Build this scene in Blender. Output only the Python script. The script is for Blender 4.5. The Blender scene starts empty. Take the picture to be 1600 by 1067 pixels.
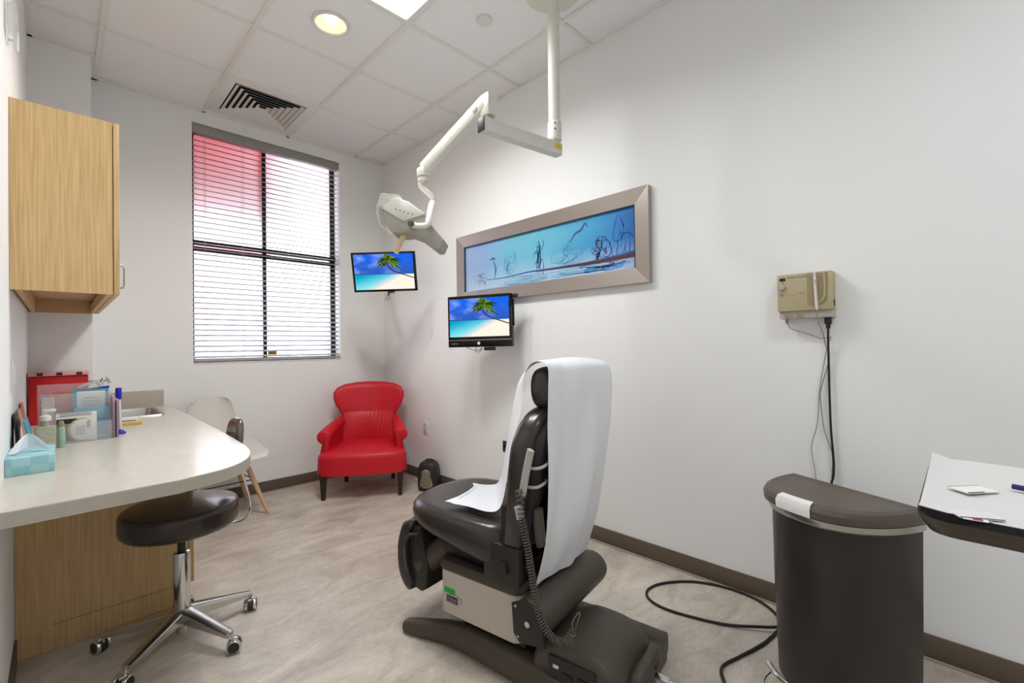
import bpy, bmesh, math, random
from mathutils import Vector, Matrix, Euler
random.seed(7)
scene = bpy.context.scene
COL = scene.collection
PI = math.pi

# ------------------------------------------------------------------ camera
YAW, PIT, ROL = .7857, .0072, -.0124
EYE = Vector((0, 0, 1.1898))
cy_, sy_, cp_, sp_, cr_, sr_ = math.cos(YAW), math.sin(YAW), math.cos(PIT), math.sin(PIT), math.cos(ROL), math.sin(ROL)
a0 = Vector((cy_, -sy_, 0)); b0 = Vector((-sp_*sy_, -sp_*cy_, cp_))
right = a0*cr_ + b0*sr_; up = b0*cr_ - a0*sr_; fwd = Vector((cp_*sy_, cp_*cy_, sp_))
cam_data = bpy.data.cameras.new('camera'); cam = bpy.data.objects.new('camera', cam_data); COL.objects.link(cam)
cam_data.sensor_width = 36; cam_data.lens = 707.1/1600*36; cam_data.clip_start = .02
M = Matrix.Identity(4)
for i in range(3):
    M[i][0] = right[i]; M[i][1] = up[i]; M[i][2] = -fwd[i]; M[i][3] = EYE[i]
cam.matrix_world = M
scene.camera = cam

# ------------------------------------------------------------------ light and exposure
world = bpy.data.worlds.new('world'); scene.world = world; world.use_nodes = True
bg = world.node_tree.nodes['Background']; bg.inputs[0].default_value = (.86, .93, 1, 1); bg.inputs[1].default_value = 5.4
scene.view_settings.view_transform = 'Standard'; scene.view_settings.look = 'None'
scene.view_settings.exposure = 0.26; scene.view_settings.gamma = 1.0
try: scene.view_settings.use_curve_mapping = False
except Exception: pass
PANEL_E = 7.0        # ceiling panels
DOWN_E = 34.0        # downlight watts
def lamp_spot(name, loc, power, size, angle, blend, color):
    l = bpy.data.lights.new(name, 'SPOT'); l.energy = power; l.shadow_soft_size = size
    l.spot_size = angle; l.spot_blend = blend; l.color = color
    o = bpy.data.objects.new(name, l); o.location = loc; COL.objects.link(o); return o
lamp_spot('downlight_lamp', (1.085, 2.49, 2.975), DOWN_E, .05, math.radians(165), .8, (1, .93, .84))
# the panel behind the photographer is unseen, added to brighten the room
def lamp_area(name, loc, sx, sy, power, color):
    l = bpy.data.lights.new(name, 'AREA'); l.shape = 'RECTANGLE'; l.size = sx; l.size_y = sy; l.energy = power; l.color = color
    l.spread = math.radians(152)
    o = bpy.data.objects.new(name, l); o.location = loc; COL.objects.link(o); return o
lamp_area('ceiling_light_lamp', (1.09, 1.882, 2.975), .54, .54, 17, (.93, .97, 1))
lamp_area('ceiling_light_lamp', (1.09, -.557, 2.975), .54, .54, 10, (.91, .96, 1))  # fill from the added panel behind the camera

# ------------------------------------------------------------------ materials
def lin(c):
    c /= 255
    return c/12.92 if c <= .04045 else ((c+.055)/1.055)**2.4
def rgb(r, g, b): return (lin(r), lin(g), lin(b), 1)
def mat(name, color, rough=.5, metal=0, spec=.5, var=0, scale=8, stretch=(1, 1, 1), bump=0, bscale=60, coat=0,
        sheen=0, trans=0, ior=1.45, dark=None, subsurf=0, detail=4, bstretch=None):
    m = bpy.data.materials.new(name); m.use_nodes = True
    nt = m.node_tree; p = nt.nodes['Principled BSDF']
    p.inputs['Base Color'].default_value = color; p.inputs['Roughness'].default_value = rough
    p.inputs['Metallic'].default_value = metal; p.inputs['Specular IOR Level'].default_value = spec
    p.inputs['Coat Weight'].default_value = coat; p.inputs['Sheen Weight'].default_value = sheen
    p.inputs['Transmission Weight'].default_value = trans; p.inputs['IOR'].default_value = ior
    tc = nt.nodes.new('ShaderNodeTexCoord')
    def noise(sc, st):
        mp = nt.nodes.new('ShaderNodeMapping'); mp.inputs['Scale'].default_value = st
        nt.links.new(tc.outputs['Object'], mp.inputs[0])
        n = nt.nodes.new('ShaderNodeTexNoise'); n.inputs['Scale'].default_value = sc; n.inputs['Detail'].default_value = detail
        nt.links.new(mp.outputs[0], n.inputs['Vector']); return n
    if var or dark:
        n = noise(scale, stretch)
        mx = nt.nodes.new('ShaderNodeMix'); mx.data_type = 'RGBA'
        d = dark if dark else tuple(c*(1-var) for c in color[:3])+(1,)
        mx.inputs[6].default_value = d; mx.inputs[7].default_value = color
        rp = nt.nodes.new('ShaderNodeMapRange'); rp.inputs[1].default_value = .32; rp.inputs[2].default_value = .68
        nt.links.new(n.outputs[0], rp.inputs[0]); nt.links.new(rp.outputs[0], mx.inputs[0])
        nt.links.new(mx.outputs[2], p.inputs['Base Color'])
    if bump:
        n = noise(bscale, bstretch or (1, 1, 1))
        b = nt.nodes.new('ShaderNodeBump'); b.inputs['Strength'].default_value = bump; b.inputs['Distance'].default_value = .002
        nt.links.new(n.outputs[0], b.inputs['Height']); nt.links.new(b.outputs[0], p.inputs['Normal'])
    return m
def emit(name, color, s):
    m = bpy.data.materials.new(name); m.use_nodes = True; nt = m.node_tree
    nt.nodes.remove(nt.nodes['Principled BSDF']); e = nt.nodes.new('ShaderNodeEmission')
    e.inputs[0].default_value = color; e.inputs[1].default_value = s
    nt.links.new(e.outputs[0], nt.nodes['Material Output'].inputs[0]); return m

WALL = mat('wall_paint', rgb(247, 247, 246), .85, bump=.05, bscale=300)
TILE = mat('ceiling_tile', rgb(251, 251, 251), .95, bump=.35, bscale=260, var=.03, scale=200)
GRIDM = mat('grid_white_metal', rgb(240, 239, 236), .5)
BASE = mat('taupe_baseboard', rgb(104, 90, 76), .6, var=.08, scale=3)
CAULK = mat('floor_strip', rgb(165, 152, 138), .6)
OAK = mat('oak_laminate', rgb(228, 194, 142), .5, dark=rgb(206, 168, 116), scale=4, stretch=(38, 38, 1.1), detail=6)
OAKIN = mat('oak_inside', rgb(212, 176, 130), .55, var=.1, scale=5, stretch=(1, 20, 20))
TOP = mat('counter_laminate', rgb(216, 208, 196), .22, var=.07, scale=25, stretch=(1, .35, 1))
TOPEDGE = mat('counter_edge', rgb(192, 184, 170), .45, var=.08, scale=60)
STEEL = mat('brushed_steel', rgb(190, 188, 184), .3, 1)
CHROME = mat('chrome', rgb(215, 213, 210), .12, 1)
POLISH = mat('polished_aluminium', rgb(200, 197, 192), .25, 1)
PEWTER = mat('pewter_frame', rgb(182, 174, 168), .36, .8, var=.05, scale=6, stretch=(1, .2, 40))
BLK = mat('black_plastic', rgb(40, 38, 36), .45)
GLOSS = mat('gloss_black', rgb(14, 12, 12), .12)
DKMET = mat('black_metal', rgb(30, 29, 30), .4)
VINYL = mat('black_vinyl', rgb(54, 48, 45), .27, bump=.12, bscale=420, coat=.15)
CHAIRPL = mat('dark_textured_plastic', rgb(76, 68, 59), .42, bump=.25, bscale=500)
CHVINYL = mat('charcoal_vinyl', rgb(56, 53, 52), .3, bump=.15, bscale=160)
RED = mat('red_leather', rgb(205, 22, 40), .45, bump=.1, bscale=250, var=.06, scale=5)
DKWOOD = mat('espresso_wood', rgb(48, 30, 24), .4)
BEECH = mat('beech_wood', rgb(222, 180, 140), .5, var=.12, scale=6, stretch=(10, 10, 1))
WHPL = mat('white_shell_plastic', rgb(226, 222, 216), .4)
LAMPW = mat('lamp_enamel', rgb(226, 223, 212), .4)
LAMPG = mat('lamp_grey', rgb(168, 162, 150), .5)
CREAM = mat('cream_handle', rgb(240, 214, 172), .45)
def clear(name, tint, op):
    m = bpy.data.materials.new(name); m.use_nodes = True; nt = m.node_tree; p = nt.nodes['Principled BSDF']
    p.inputs['Base Color'].default_value = tint; p.inputs['Roughness'].default_value = .08
    t = nt.nodes.new('ShaderNodeBsdfTransparent'); x = nt.nodes.new('ShaderNodeMixShader'); x.inputs[0].default_value = op
    nt.links.new(t.outputs[0], x.inputs[1]); nt.links.new(p.outputs[0], x.inputs[2]); nt.links.new(x.outputs[0], nt.nodes['Material Output'].inputs[0]); return m
CLEAR = clear('clear_plastic', rgb(236, 236, 232), .3)
ACRYL = clear('clear_acrylic', rgb(226, 228, 232), .22)
PAPER = mat('exam_paper', rgb(238, 239, 242), .7, bump=.5, bscale=22, bstretch=(1, 1, .4))
TRAYP = mat('tray_paper', rgb(218, 216, 214), .8, bump=.4, bscale=60)
BOXW = mat('cover_offwhite', rgb(206, 197, 184), .5, var=.03, scale=6)
WHITE = mat('white_plastic', rgb(232, 230, 226), .45)
LGREY = mat('light_grey_plastic', rgb(188, 182, 176), .4)
BEIGE = mat('beige_device', rgb(190, 176, 140), .5)
BEIGED = mat('beige_device_dark', rgb(164, 148, 112), .55)
BRONZE = mat('dark_bronze_plastic', rgb(92, 82, 72), .42, bump=.08, bscale=500)
TRAYM = mat('tray_bronze', rgb(78, 70, 62), .3, .4)
CANB = mat('bin_body', rgb(50, 45, 42), .38)
CABLE = mat('cable_black', rgb(34, 30, 28), .5)
CGREY = mat('cable_grey', rgb(150, 146, 142), .5)
REDP = mat('red_plastic', rgb(196, 16, 26), .4)
PINKP = mat('pink_frosted_lid', rgb(228, 168, 166), .45)
BLUEP = mat('blue_plastic', rgb(38, 32, 176), .35)
PURPLE = mat('purple_plastic', rgb(54, 34, 116), .4)
LABELW = mat('white_card', rgb(236, 234, 230), .7)
TEAL = mat('teal_card', rgb(86, 156, 172), .6)
LBLUE = mat('pale_blue_card', rgb(150, 186, 206), .6)
GRN = mat('dark_green_card', rgb(38, 44, 26), .6)
YGRN = mat('olive_print', rgb(184, 176, 92), .6)
PEACH = mat('peach_card', rgb(230, 178, 152), .7)
PEACHD = mat('salmon_card', rgb(214, 138, 112), .7)
PINKC = mat('pink_cover', rgb(206, 168, 176), .6, var=.15, scale=60, stretch=(1, 1, 30))
ORNG = mat('orange_print', rgb(206, 88, 52), .6, dark=rgb(196, 160, 140), scale=22)
YEL = mat('yellow_pad', rgb(222, 184, 96), .7)
GREEN = mat('green_sticker', rgb(18, 186, 60), .5)
MINT = mat('mint_liquid', rgb(186, 218, 194), .15, trans=.3)
GEL = mat('bottle_clear', rgb(214, 212, 190), .15, trans=.4)
INK = mat('ink_grey', rgb(110, 112, 120), .7)
DINK = mat('ink_dark', rgb(40, 44, 58), .7)
AMBER = mat('amber_sticker', rgb(176, 128, 20), .6, var=.2, scale=60)
YSTK = mat('yellow_sticker', rgb(214, 196, 60), .6)
BLIND = mat('blind_slat', rgb(168, 168, 171), .45)
RAILM = mat('blind_headrail', rgb(160, 158, 154), .5)

# floor: mottled taupe sheet flooring
def floor_mat():
    m = bpy.data.materials.new('mottled_vinyl'); m.use_nodes = True; nt = m.node_tree; p = nt.nodes['Principled BSDF']
    tc = nt.nodes.new('ShaderNodeTexCoord')
    mp = nt.nodes.new('ShaderNodeMapping'); mp.inputs['Scale'].default_value = (1.0, 2.2, 1); mp.inputs['Rotation'].default_value = (0, 0, .5)
    nt.links.new(tc.outputs['Object'], mp.inputs[0])
    n1 = nt.nodes.new('ShaderNodeTexNoise'); n1.inputs['Scale'].default_value = 3.0; n1.inputs['Detail'].default_value = 8; n1.inputs['Roughness'].default_value = .62; n1.inputs['Distortion'].default_value = .8
    n2 = nt.nodes.new('ShaderNodeTexNoise'); n2.inputs['Scale'].default_value = 45; n2.inputs['Detail'].default_value = 3
    nt.links.new(mp.outputs[0], n1.inputs['Vector']); nt.links.new(mp.outputs[0], n2.inputs['Vector'])
    r = nt.nodes.new('ShaderNodeValToRGB'); e = r.color_ramp
    e.elements[0].position = .3; e.elements[0].color = rgb(172, 160, 148)
    e.elements[1].position = .7; e.elements[1].color = rgb(218, 207, 194)
    k = e.elements.new(.5); k.color = rgb(198, 187, 174)
    nt.links.new(n1.outputs[0], r.inputs[0])
    mx = nt.nodes.new('ShaderNodeMix'); mx.data_type = 'RGBA'; mx.blend_type = 'OVERLAY'; mx.inputs[0].default_value = .25
    nt.links.new(r.outputs[0], mx.inputs[6]); nt.links.new(n2.outputs[0], mx.inputs[7])
    nt.links.new(mx.outputs[2], p.inputs['Base Color'])
    rr = nt.nodes.new('ShaderNodeMapRange'); rr.inputs[3].default_value = .3; rr.inputs[4].default_value = .5
    nt.links.new(n1.outputs[0], rr.inputs[0]); nt.links.new(rr.outputs[0], p.inputs['Roughness'])
    b = nt.nodes.new('ShaderNodeBump'); b.inputs['Strength'].default_value = .08; b.inputs['Distance'].default_value = .002
    nt.links.new(n2.outputs[0], b.inputs['Height']); nt.links.new(b.outputs[0], p.inputs['Normal'])
    return m
FLOOR = floor_mat()

def pane_mat():
    m = bpy.data.materials.new('frosted_pane'); m.use_nodes = True; nt = m.node_tree
    nt.nodes.remove(nt.nodes['Principled BSDF'])
    t = nt.nodes.new('ShaderNodeBsdfTranslucent'); t.inputs[0].default_value = (.9, .92, .94, 1)
    g = nt.nodes.new('ShaderNodeBsdfGlossy'); g.inputs['Roughness'].default_value = .3
    x = nt.nodes.new('ShaderNodeMixShader'); x.inputs[0].default_value = .06
    nt.links.new(t.outputs[0], x.inputs[1]); nt.links.new(g.outputs[0], x.inputs[2])
    nt.links.new(x.outputs[0], nt.nodes['Material Output'].inputs[0]); return m
PANE = pane_mat()

# ------------------------------------------------------------------ mesh helpers
def rotz(a): return Matrix.Rotation(a, 4, 'Z')
class B:
    def __init__(s): s.bm = bmesh.new(); s.uv = s.bm.loops.layers.uv.new('UVMap')
    def _merge(s, b, m=0, T=None):
        if T is not None: bmesh.ops.transform(b, matrix=T, verts=b.verts)
        mp = {}
        for v in b.verts: mp[v] = s.bm.verts.new(v.co)
        for f in b.faces:
            try: nf = s.bm.faces.new([mp[v] for v in f.verts])
            except ValueError: continue
            nf.material_index = m if m is not None else f.material_index; nf.smooth = True
        b.free(); return s
    def box(s, x0, x1, y0, y1, z0, z1, m=0, bev=0, seg=2, T=None):
        b = bmesh.new(); bmesh.ops.create_cube(b, size=1)
        bmesh.ops.scale(b, vec=(abs(x1-x0), abs(y1-y0), abs(z1-z0)), verts=b.verts)
        bmesh.ops.translate(b, vec=((x0+x1)/2, (y0+y1)/2, (z0+z1)/2), verts=b.verts)
        if bev: bmesh.ops.bevel(b, geom=list(b.edges), offset=bev, segments=seg, profile=.5, affect='EDGES')
        return s._merge(b, m, T)
    def bar(s, p0, p1, w, h, m=0, bev=0, upv=(0, 0, 1)):
        p0, p1 = Vector(p0), Vector(p1); d = p1-p0; L = d.length; d.normalize(); u = Vector(upv)
        x = d.cross(u).normalized(); z = x.cross(d)
        T = Matrix.Identity(4)
        for i in range(3): T[i][0] = x[i]; T[i][1] = d[i]; T[i][2] = z[i]; T[i][3] = ((p0+p1)/2)[i]
        return s.box(-w/2, w/2, -L/2, L/2, -h/2, h/2, m, bev, 2, T)
    def cyl(s, p0, p1, r0, r1=None, n=28, m=0, bev=0):
        if r1 is None: r1 = r0
        p0, p1 = Vector(p0), Vector(p1); d = p1-p0; b = bmesh.new()
        bmesh.ops.create_cone(b, cap_ends=True, segments=n, radius1=r0, radius2=r1, depth=d.length)
        if bev:
            es = [e for e in b.edges if abs(e.verts[0].co.z-e.verts[1].co.z) < 1e-6]
            bmesh.ops.bevel(b, geom=es, offset=bev, segments=3, profile=.5, affect='EDGES')
        q = Vector((0, 0, 1)).rotation_difference(d.normalized()).to_matrix().to_4x4()
        return s._merge(b, m, Matrix.Translation((p0+p1)/2) @ q)
    def rings(s, rings, closed=True, cap=True, m=0, loop=False):
        vs = [[s.bm.verts.new(p) for p in r] for r in rings]; n = len(rings[0])
        R = len(vs)
        for i in range(R if loop else R-1):
            a, b = vs[i], vs[(i+1) % R]
            for j in range(n if closed else n-1):
                k = (j+1) % n
                try: f = s.bm.faces.new([a[j], a[k], b[k], b[j]]); f.material_index = m; f.smooth = True
                except ValueError: pass
        if cap and not loop and closed:
            for r in (vs[0], vs[-1]):
                try: f = s.bm.faces.new(r); f.material_index = m; f.smooth = True
                except ValueError: pass
        return s
    def tube(s, pts, r, n=10, m=0, closed=False, cap=True, smooth=0, flat=None):
        P = [Vector(p) for p in pts]
        if smooth: P = spline(P, smooth, closed)
        rad = r if callable(r) else (lambda t: r)
        rings = []; N = len(P); prev = None
        for i, p in enumerate(P):
            if closed: t = (P[(i+1) % N]-P[i-1]).normalized()
            else: t = (P[min(i+1, N-1)]-P[max(i-1, 0)]).normalized()
            if prev is None:
                a = Vector((0, 0, 1)) if abs(t.z) < .9 else Vector((1, 0, 0))
                u = t.cross(a).normalized()
            else: u = (prev - t*prev.dot(t)).normalized()
            prev = u; v = t.cross(u); rr = rad(i/max(1, N-1)); fl = flat or (1, 1)
            rings.append([p+u*math.cos(2*PI*k/n)*rr*fl[0]+v*math.sin(2*PI*k/n)*rr*fl[1] for k in range(n)])
        return s.rings(rings, True, cap, m, closed)
    def lathe(s, prof, origin=(0, 0, 0), axis=(0, 0, 1), n=32, m=0, cap=True):
        q = Vector((0, 0, 1)).rotation_difference(Vector(axis).normalized()).to_matrix(); o = Vector(origin)
        return s.rings([[o+q@Vector((r*math.cos(2*PI*k/n), r*math.sin(2*PI*k/n), z)) for k in range(n)] for r, z in prof], True, cap, m)
    def prism(s, out, T=None, t=.01, m=0, bev=0, seg=2):
        b = bmesh.new(); vs = [b.verts.new((x, y, 0)) for x, y in out]; f = b.faces.new(vs)
        r = bmesh.ops.extrude_face_region(b, geom=[f])
        bmesh.ops.translate(b, vec=(0, 0, t), verts=[v for v in r['geom'] if isinstance(v, bmesh.types.BMVert)])
        bmesh.ops.recalc_face_normals(b, faces=b.faces)
        if bev:
            es = [e for e in b.edges if abs(e.verts[0].co.z-e.verts[1].co.z) < 1e-6]
            bmesh.ops.bevel(b, geom=es, offset=bev, segments=seg, profile=.5, affect='EDGES')
        return s._merge(b, m, T)
    def quad(s, p, m=0):
        vs = [s.bm.verts.new(q) for q in p]; f = s.bm.faces.new(vs); f.material_index = m
        for l, u in zip(f.loops, [(0, 0), (1, 0), (1, 1), (0, 1)]): l[s.uv].uv = u
        return s
    def sheet(s, fn, nu, nv, t=.001, m=0):
        """open surface with real thickness"""
        g = [[Vector(fn(i/nu, j/nv)) for j in range(nv+1)] for i in range(nu+1)]
        def nor(i, j):
            a = g[min(i+1, nu)][j]-g[max(i-1, 0)][j]; b = g[i][min(j+1, nv)]-g[i][max(j-1, 0)]
            c = a.cross(b); return c.normalized() if c.length > 1e-9 else Vector((0, 0, 1))
        A = [[s.bm.verts.new(g[i][j]) for j in range(nv+1)] for i in range(nu+1)]
        C = [[s.bm.verts.new(g[i][j]-nor(i, j)*t) for j in range(nv+1)] for i in range(nu+1)]
        def F(*v):
            try: f = s.bm.faces.new(v); f.material_index = m; f.smooth = True
            except ValueError: pass
        for i in range(nu):
            for j in range(nv):
                F(A[i][j], A[i+1][j], A[i+1][j+1], A[i][j+1]); F(C[i][j], C[i][j+1], C[i+1][j+1], C[i+1][j])
        for i in range(nu): F(A[i][0], C[i][0], C[i+1][0], A[i+1][0]); F(A[i][nv], A[i+1][nv], C[i+1][nv], C[i][nv])
        for j in range(nv): F(A[0][j], A[0][j+1], C[0][j+1], C[0][j]); F(A[nu][j], C[nu][j], C[nu][j+1], A[nu][j+1])
        return s
    def text(s, txt, size, T, m=0, ext=.0004):
        cu = bpy.data.curves.new('t', 'FONT'); cu.body = txt; cu.size = size; cu.extrude = ext
        cu.align_x = 'CENTER'; cu.align_y = 'CENTER'; cu.resolution_u = 2
        o = bpy.data.objects.new('t', cu); COL.objects.link(o); bpy.context.view_layer.update()
        me = o.evaluated_get(bpy.context.evaluated_depsgraph_get()).to_mesh()
        b = bmesh.new(); b.from_mesh(me); o.evaluated_get(bpy.context.evaluated_depsgraph_get()).to_mesh_clear()
        bpy.data.objects.remove(o); bpy.data.curves.remove(cu)
        return s._merge(b, m, T)

def spline(P, k, closed=False):
    out = []; N = len(P)
    for i in range(N if closed else N-1):
        p0 = P[i-1] if (i or closed) else P[0]*2-P[1]; p1 = P[i]; p2 = P[(i+1) % N]
        p3 = P[(i+2) % N] if (closed or i+2 < N) else p2*2-p1
        for j in range(k):
            t = j/k
            out.append(.5*((2*p1)+(p2-p0)*t+(2*p0-5*p1+4*p2-p3)*t*t+(3*p1-p0-3*p2+p3)*t**3))
    if not closed: out.append(P[-1].copy())
    return out

def PW(o):
    m = Matrix.Identity(4)
    while o is not None: m = o.matrix_basis @ m; o = o.parent
    return m
def build(b, name, mats, parent=None, world=False, ang=35, flat=False, base=True):
    """link the builder's geometry as ONE mesh object; world=True when its coordinates are world coordinates"""
    bm = b.bm
    bmesh.ops.recalc_face_normals(bm, faces=bm.faces)
    if world and parent is not None: bmesh.ops.transform(bm, matrix=PW(parent).inverted(), verts=bm.verts)
    xs = [v.co for v in bm.verts]
    lo = Vector([min(c[i] for c in xs) for i in range(3)]); hi = Vector([max(c[i] for c in xs) for i in range(3)])
    c = (lo+hi)/2
    if parent is None and base: c.z = lo.z
    bmesh.ops.translate(bm, vec=-c, verts=bm.verts)
    me = bpy.data.meshes.new(name); bm.to_mesh(me); bm.free()
    for m in (mats if isinstance(mats, (list, tuple)) else [mats]): me.materials.append(m)
    o = bpy.data.objects.new(name, me); COL.objects.link(o); o.location = c; o.parent = parent
    if flat: me.shade_flat()
    else: me.set_sharp_from_angle(angle=math.radians(ang))
    return o
def thing(name, label, cat, loc=(0, 0, 0), rz=0, group=None):
    o = bpy.data.objects.new(name, None); COL.objects.link(o); o.location = loc; o.rotation_euler = (0, 0, rz)
    o.empty_display_size = .05; o['label'] = label; o['category'] = cat
    if group: o['group'] = group
    return o
def tag(o, label, cat, group=None):
    o['label'] = label; o['category'] = cat
    if group: o['group'] = group
    return o
def struct(b, name, mats, **k):
    o = build(b, name, mats, **k); o['kind'] = 'structure'; return o
def frame(o, x, y, z=None):
    """4x4 from origin and two axes"""
    x = Vector(x).normalized(); y = Vector(y); y = (y-x*y.dot(x)).normalized(); z = x.cross(y); T = Matrix.Identity(4)
    for i in range(3): T[i][0] = x[i]; T[i][1] = y[i]; T[i][2] = z[i]; T[i][3] = o[i]
    return T

# ------------------------------------------------------------------ the room
RX, DY, H, LX, FY = 2.2967, 4.0937, 2.9992, -.125, -1.4
WX0, WX1, WZ0, WZ1 = .712, 1.848, 1.075, 2.905
struct(B().box(LX-.1, RX+.1, FY-.1, DY+.2, -.1, 0), 'floor', FLOOR)
struct(B().box(LX-.1, LX, FY-.1, DY+.2, 0, H+.1), 'wall_left', WALL)
struct(B().box(RX, RX+.1, FY-.1, DY+.2, 0, H+.1), 'wall_right', WALL)
struct(B().box(LX, RX, FY-.1, FY, 0, H+.1), 'wall_front', WALL)
w = B()
w.box(LX, WX0, DY, DY+.2, 0, H+.1); w.box(WX1, RX, DY, DY+.2, 0, H+.1)
w.box(WX0, WX1, DY, DY+.2, 0, WZ0); w.box(WX0, WX1, DY, DY+.2, WZ1, H+.1)
struct(w, 'wall_back', WALL)
struct(B().box(LX, .144, 3.772, DY, 0, H+.009), 'wall_corner', WALL)
cb = B(); hx, hy_, hs, zc_ = 1.085, 2.49, .29, H+.008
cb.box(LX, RX, FY, hy_-hs, zc_, H+.1).box(LX, RX, hy_+hs, DY, zc_, H+.1).box(LX, hx-hs, hy_-hs, hy_+hs, zc_, H+.1).box(hx+hs, RX, hy_-hs, hy_+hs, zc_, H+.1)
cring = []; sring = []
for k in range(48):
    a = 2*PI*k/48; c, q = math.cos(a), math.sin(a); f_ = hs/max(abs(c), abs(q))
    cring.append((hx+.086*c, hy_+.086*q, zc_)); sring.append((hx+f_*c, hy_+f_*q, zc_))
cb.rings([sring, cring, [(x, y, H+.1) for x, y, z in cring]], cap=False)
struct(cb, 'ceiling', TILE)
# exposed T-bar grid
GX = [.176+.6096*i for i in range(4)]; GY = [3.406-.6096*j for j in range(-1, 8)]
g = B()
for x in GX: g.box(x-.011, x+.011, FY, DY-.0, H-.004, H+.012)
for y in GY:
    if FY < y < DY-.03: g.box(LX, RX, y-.011, y+.011, H-.0035, H+.012)
g.box(LX, LX+.022, FY, 3.772, H-.004, H+.012); g.box(RX-.014, RX, FY, DY, H-.003, H+.012)
g.box(.144, RX, DY-.022, DY, H-.004, H+.012); g.box(LX, .166, 3.75, 3.772, H-.004, H+.012); g.box(.144, .166, 3.772, DY, H-.004, H+.012)
struct(g, 'trim_1', GRIDM)
# baseboards with the pale strip at their foot
bh = .09
struct(B().box(RX-.008, RX, FY, DY, 0, bh, 0, .002), 'baseboard_right', BASE)
struct(B().box(.46, RX-.008, DY-.008, DY, 0, bh, 0, .002), 'baseboard_back', BASE)
struct(B().box(LX, LX+.008, FY, 2.57, 0, bh, 0, .002), 'baseboard_left', BASE)
struct(B().box(RX-.022, RX-.008, FY, DY-.02, 0, .006, 0, .001).box(.46, RX-.022, DY-.022, DY-.008, 0, .006, 0, .001), 'trim_2', CAULK)

# window
wf = B(); fy0, fy1 = DY+.115, DY+.155
def wbar(x0, x1, z0, z1, e=0): wf.box(x0, x1, fy0-e, fy1, z0, z1, 0, .002)
wbar(WX0, WX0+.028, WZ0, WZ1); wbar(WX1-.04, WX1, WZ0, WZ1); wbar(WX0, WX1, WZ0, WZ0+.035); wbar(WX0, WX1, WZ1-.04, WZ1)
wbar(WX0, WX1, 1.995, 2.03, .02); wbar(WX0, WX1, 1.95, 1.985)
wbar(1.228, 1.255, WZ0, WZ1)
win = struct(wf, 'window_1', DKMET)
for (x0, x1, z0, z1) in ((WX0+.028, 1.228, WZ0+.035, 1.95), (1.255, WX1-.04, WZ0+.035, 1.95), (WX0+.028, 1.228, 2.03, WZ1-.04), (1.255, WX1-.04, 2.03, WZ1-.04)):
    build(B().box(x0, x1, DY+.132, DY+.136, z0, z1), 'pane', PANE, win, world=True)
o = build(B().box(1.265, 1.335, DY+.128, DY+.1315, 1.115, 1.165), 'sticker', AMBER, win, world=True)
o['label'] = 'small amber sticker'
struct(B().box(WX0, WX1, DY-.004, DY+.115, WZ0-.001, WZ0+.006, 0, .002), 'trim_3', WHITE)
tag(build(B().box(-1.2, 1.52, DY+.36, DY+1.6, 2.12, 4.2, 0, .02), 'pink_tint_block', mat('tint_block_red', rgb(226, 12, 36), .8)),  # unseen red box, placed and sized to colour the upper panes pink
    'unseen red block added outside to tint the upper window panes pink', 'pink_tint_block')

# venetian blind inside the window opening
bl = thing('venetian_blind', 'white horizontal slat blind hanging in the window opening', 'blind', ((WX0+WX1)/2, DY+.05, WZ0+.02))
build(B().box(WX0+.004, WX1-.004, DY+.012, DY+.075, 2.835, 2.9, 0, .003), 'headrail', RAILM, bl, world=True)
sl = B(); z = 1.128; k = 0
while z < 2.825:
    def fn(u, v, z=z):
        y = (v-.5)*.05; return (WX0+.006+u*(WX1-WX0-.012), DY+.045+y, z+.003+.013*(v-.5)-.012*(2*v-1)**2*.35)
    sl.sheet(fn, 1, 4, .0032); z += .0415; k += 1
build(sl, 'slats', BLIND, bl, world=True)
build(B().box(WX0+.006, WX1-.006, DY+.02, DY+.07, 1.088, 1.108, 0, .004), 'bottom_rail', BLIND, bl, world=True)
for x in (.80, 1.06, 1.40, 1.74):
    build(B().cyl((x, DY+.018, 1.085), (x, DY+.018, 2.84), .0012, n=6).cyl((x, DY+.073, 1.09), (x, DY+.073, 2.84), .0012, n=6)
          .cyl((x, DY+.018, 1.075), (x, DY+.018, 1.093), .006, .003, n=10), 'ladder_cord', BLIND, bl, world=True)

# ------------------------------------------------------------------ ceiling fittings
def troffer(cx, cy, label):
    t = thing('ceiling_light', label, 'ceiling light', (cx, cy, H), 0)
    b = B()
    for s in (-1, 1):
        b.box(s*.285-.012 if s < 0 else .273, -.273 if s < 0 else .285+.012, -.297, .297, -.012, .006, 0, .002)
        b.box(-.273, .273, s*.273 if s > 0 else -.297, .297 if s > 0 else -.273, -.012, .006, 0, .002)
    build(b, 'frame', GRIDM, t)
    # prismatic lens
    m = bpy.data.materials.get('lens_glow') or emit('lens_glow', (.97, 1, .98, 1), 1.6)
    d = B(); d.rings([[(x*s, y*s, zz) for x, y in ((-.273, -.273), (.273, -.273), (.273, .273), (-.273, .273))] for s, zz in ((1, -.004), (.9, .004), (.02, .006))])
    build(d, 'lens', m, t, flat=True)
troffer(1.09, 1.882, 'square recessed ceiling light with a bright ribbed lens')
troffer(1.09, -.557, 'unseen square ceiling light added behind the camera for fill')

t = thing('downlight', 'round warm recessed downlight in a ceiling tile', 'downlight', (1.085, 2.49, H))
build(B().lathe([(.083, -.001), (.086, -.004), (.098, -.003), (.1, .004), (.083, .006)], n=40, cap=False), 'trim_ring', WHITE, t)
build(B().lathe([(.083, .004), (.078, .03), (.06, .06), (.035, .075)], n=40, cap=False), 'reflector', emit('warm_reflector', (1, .80, .52, 1), 1.15), t)
build(B().lathe([(.001, .008), (.022, .014), (.034, .03), (.034, .06), (.02, .074)], n=24), 'bulb', emit('bulb_glow', (1, .93, .78, 1), 6), t)
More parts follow.
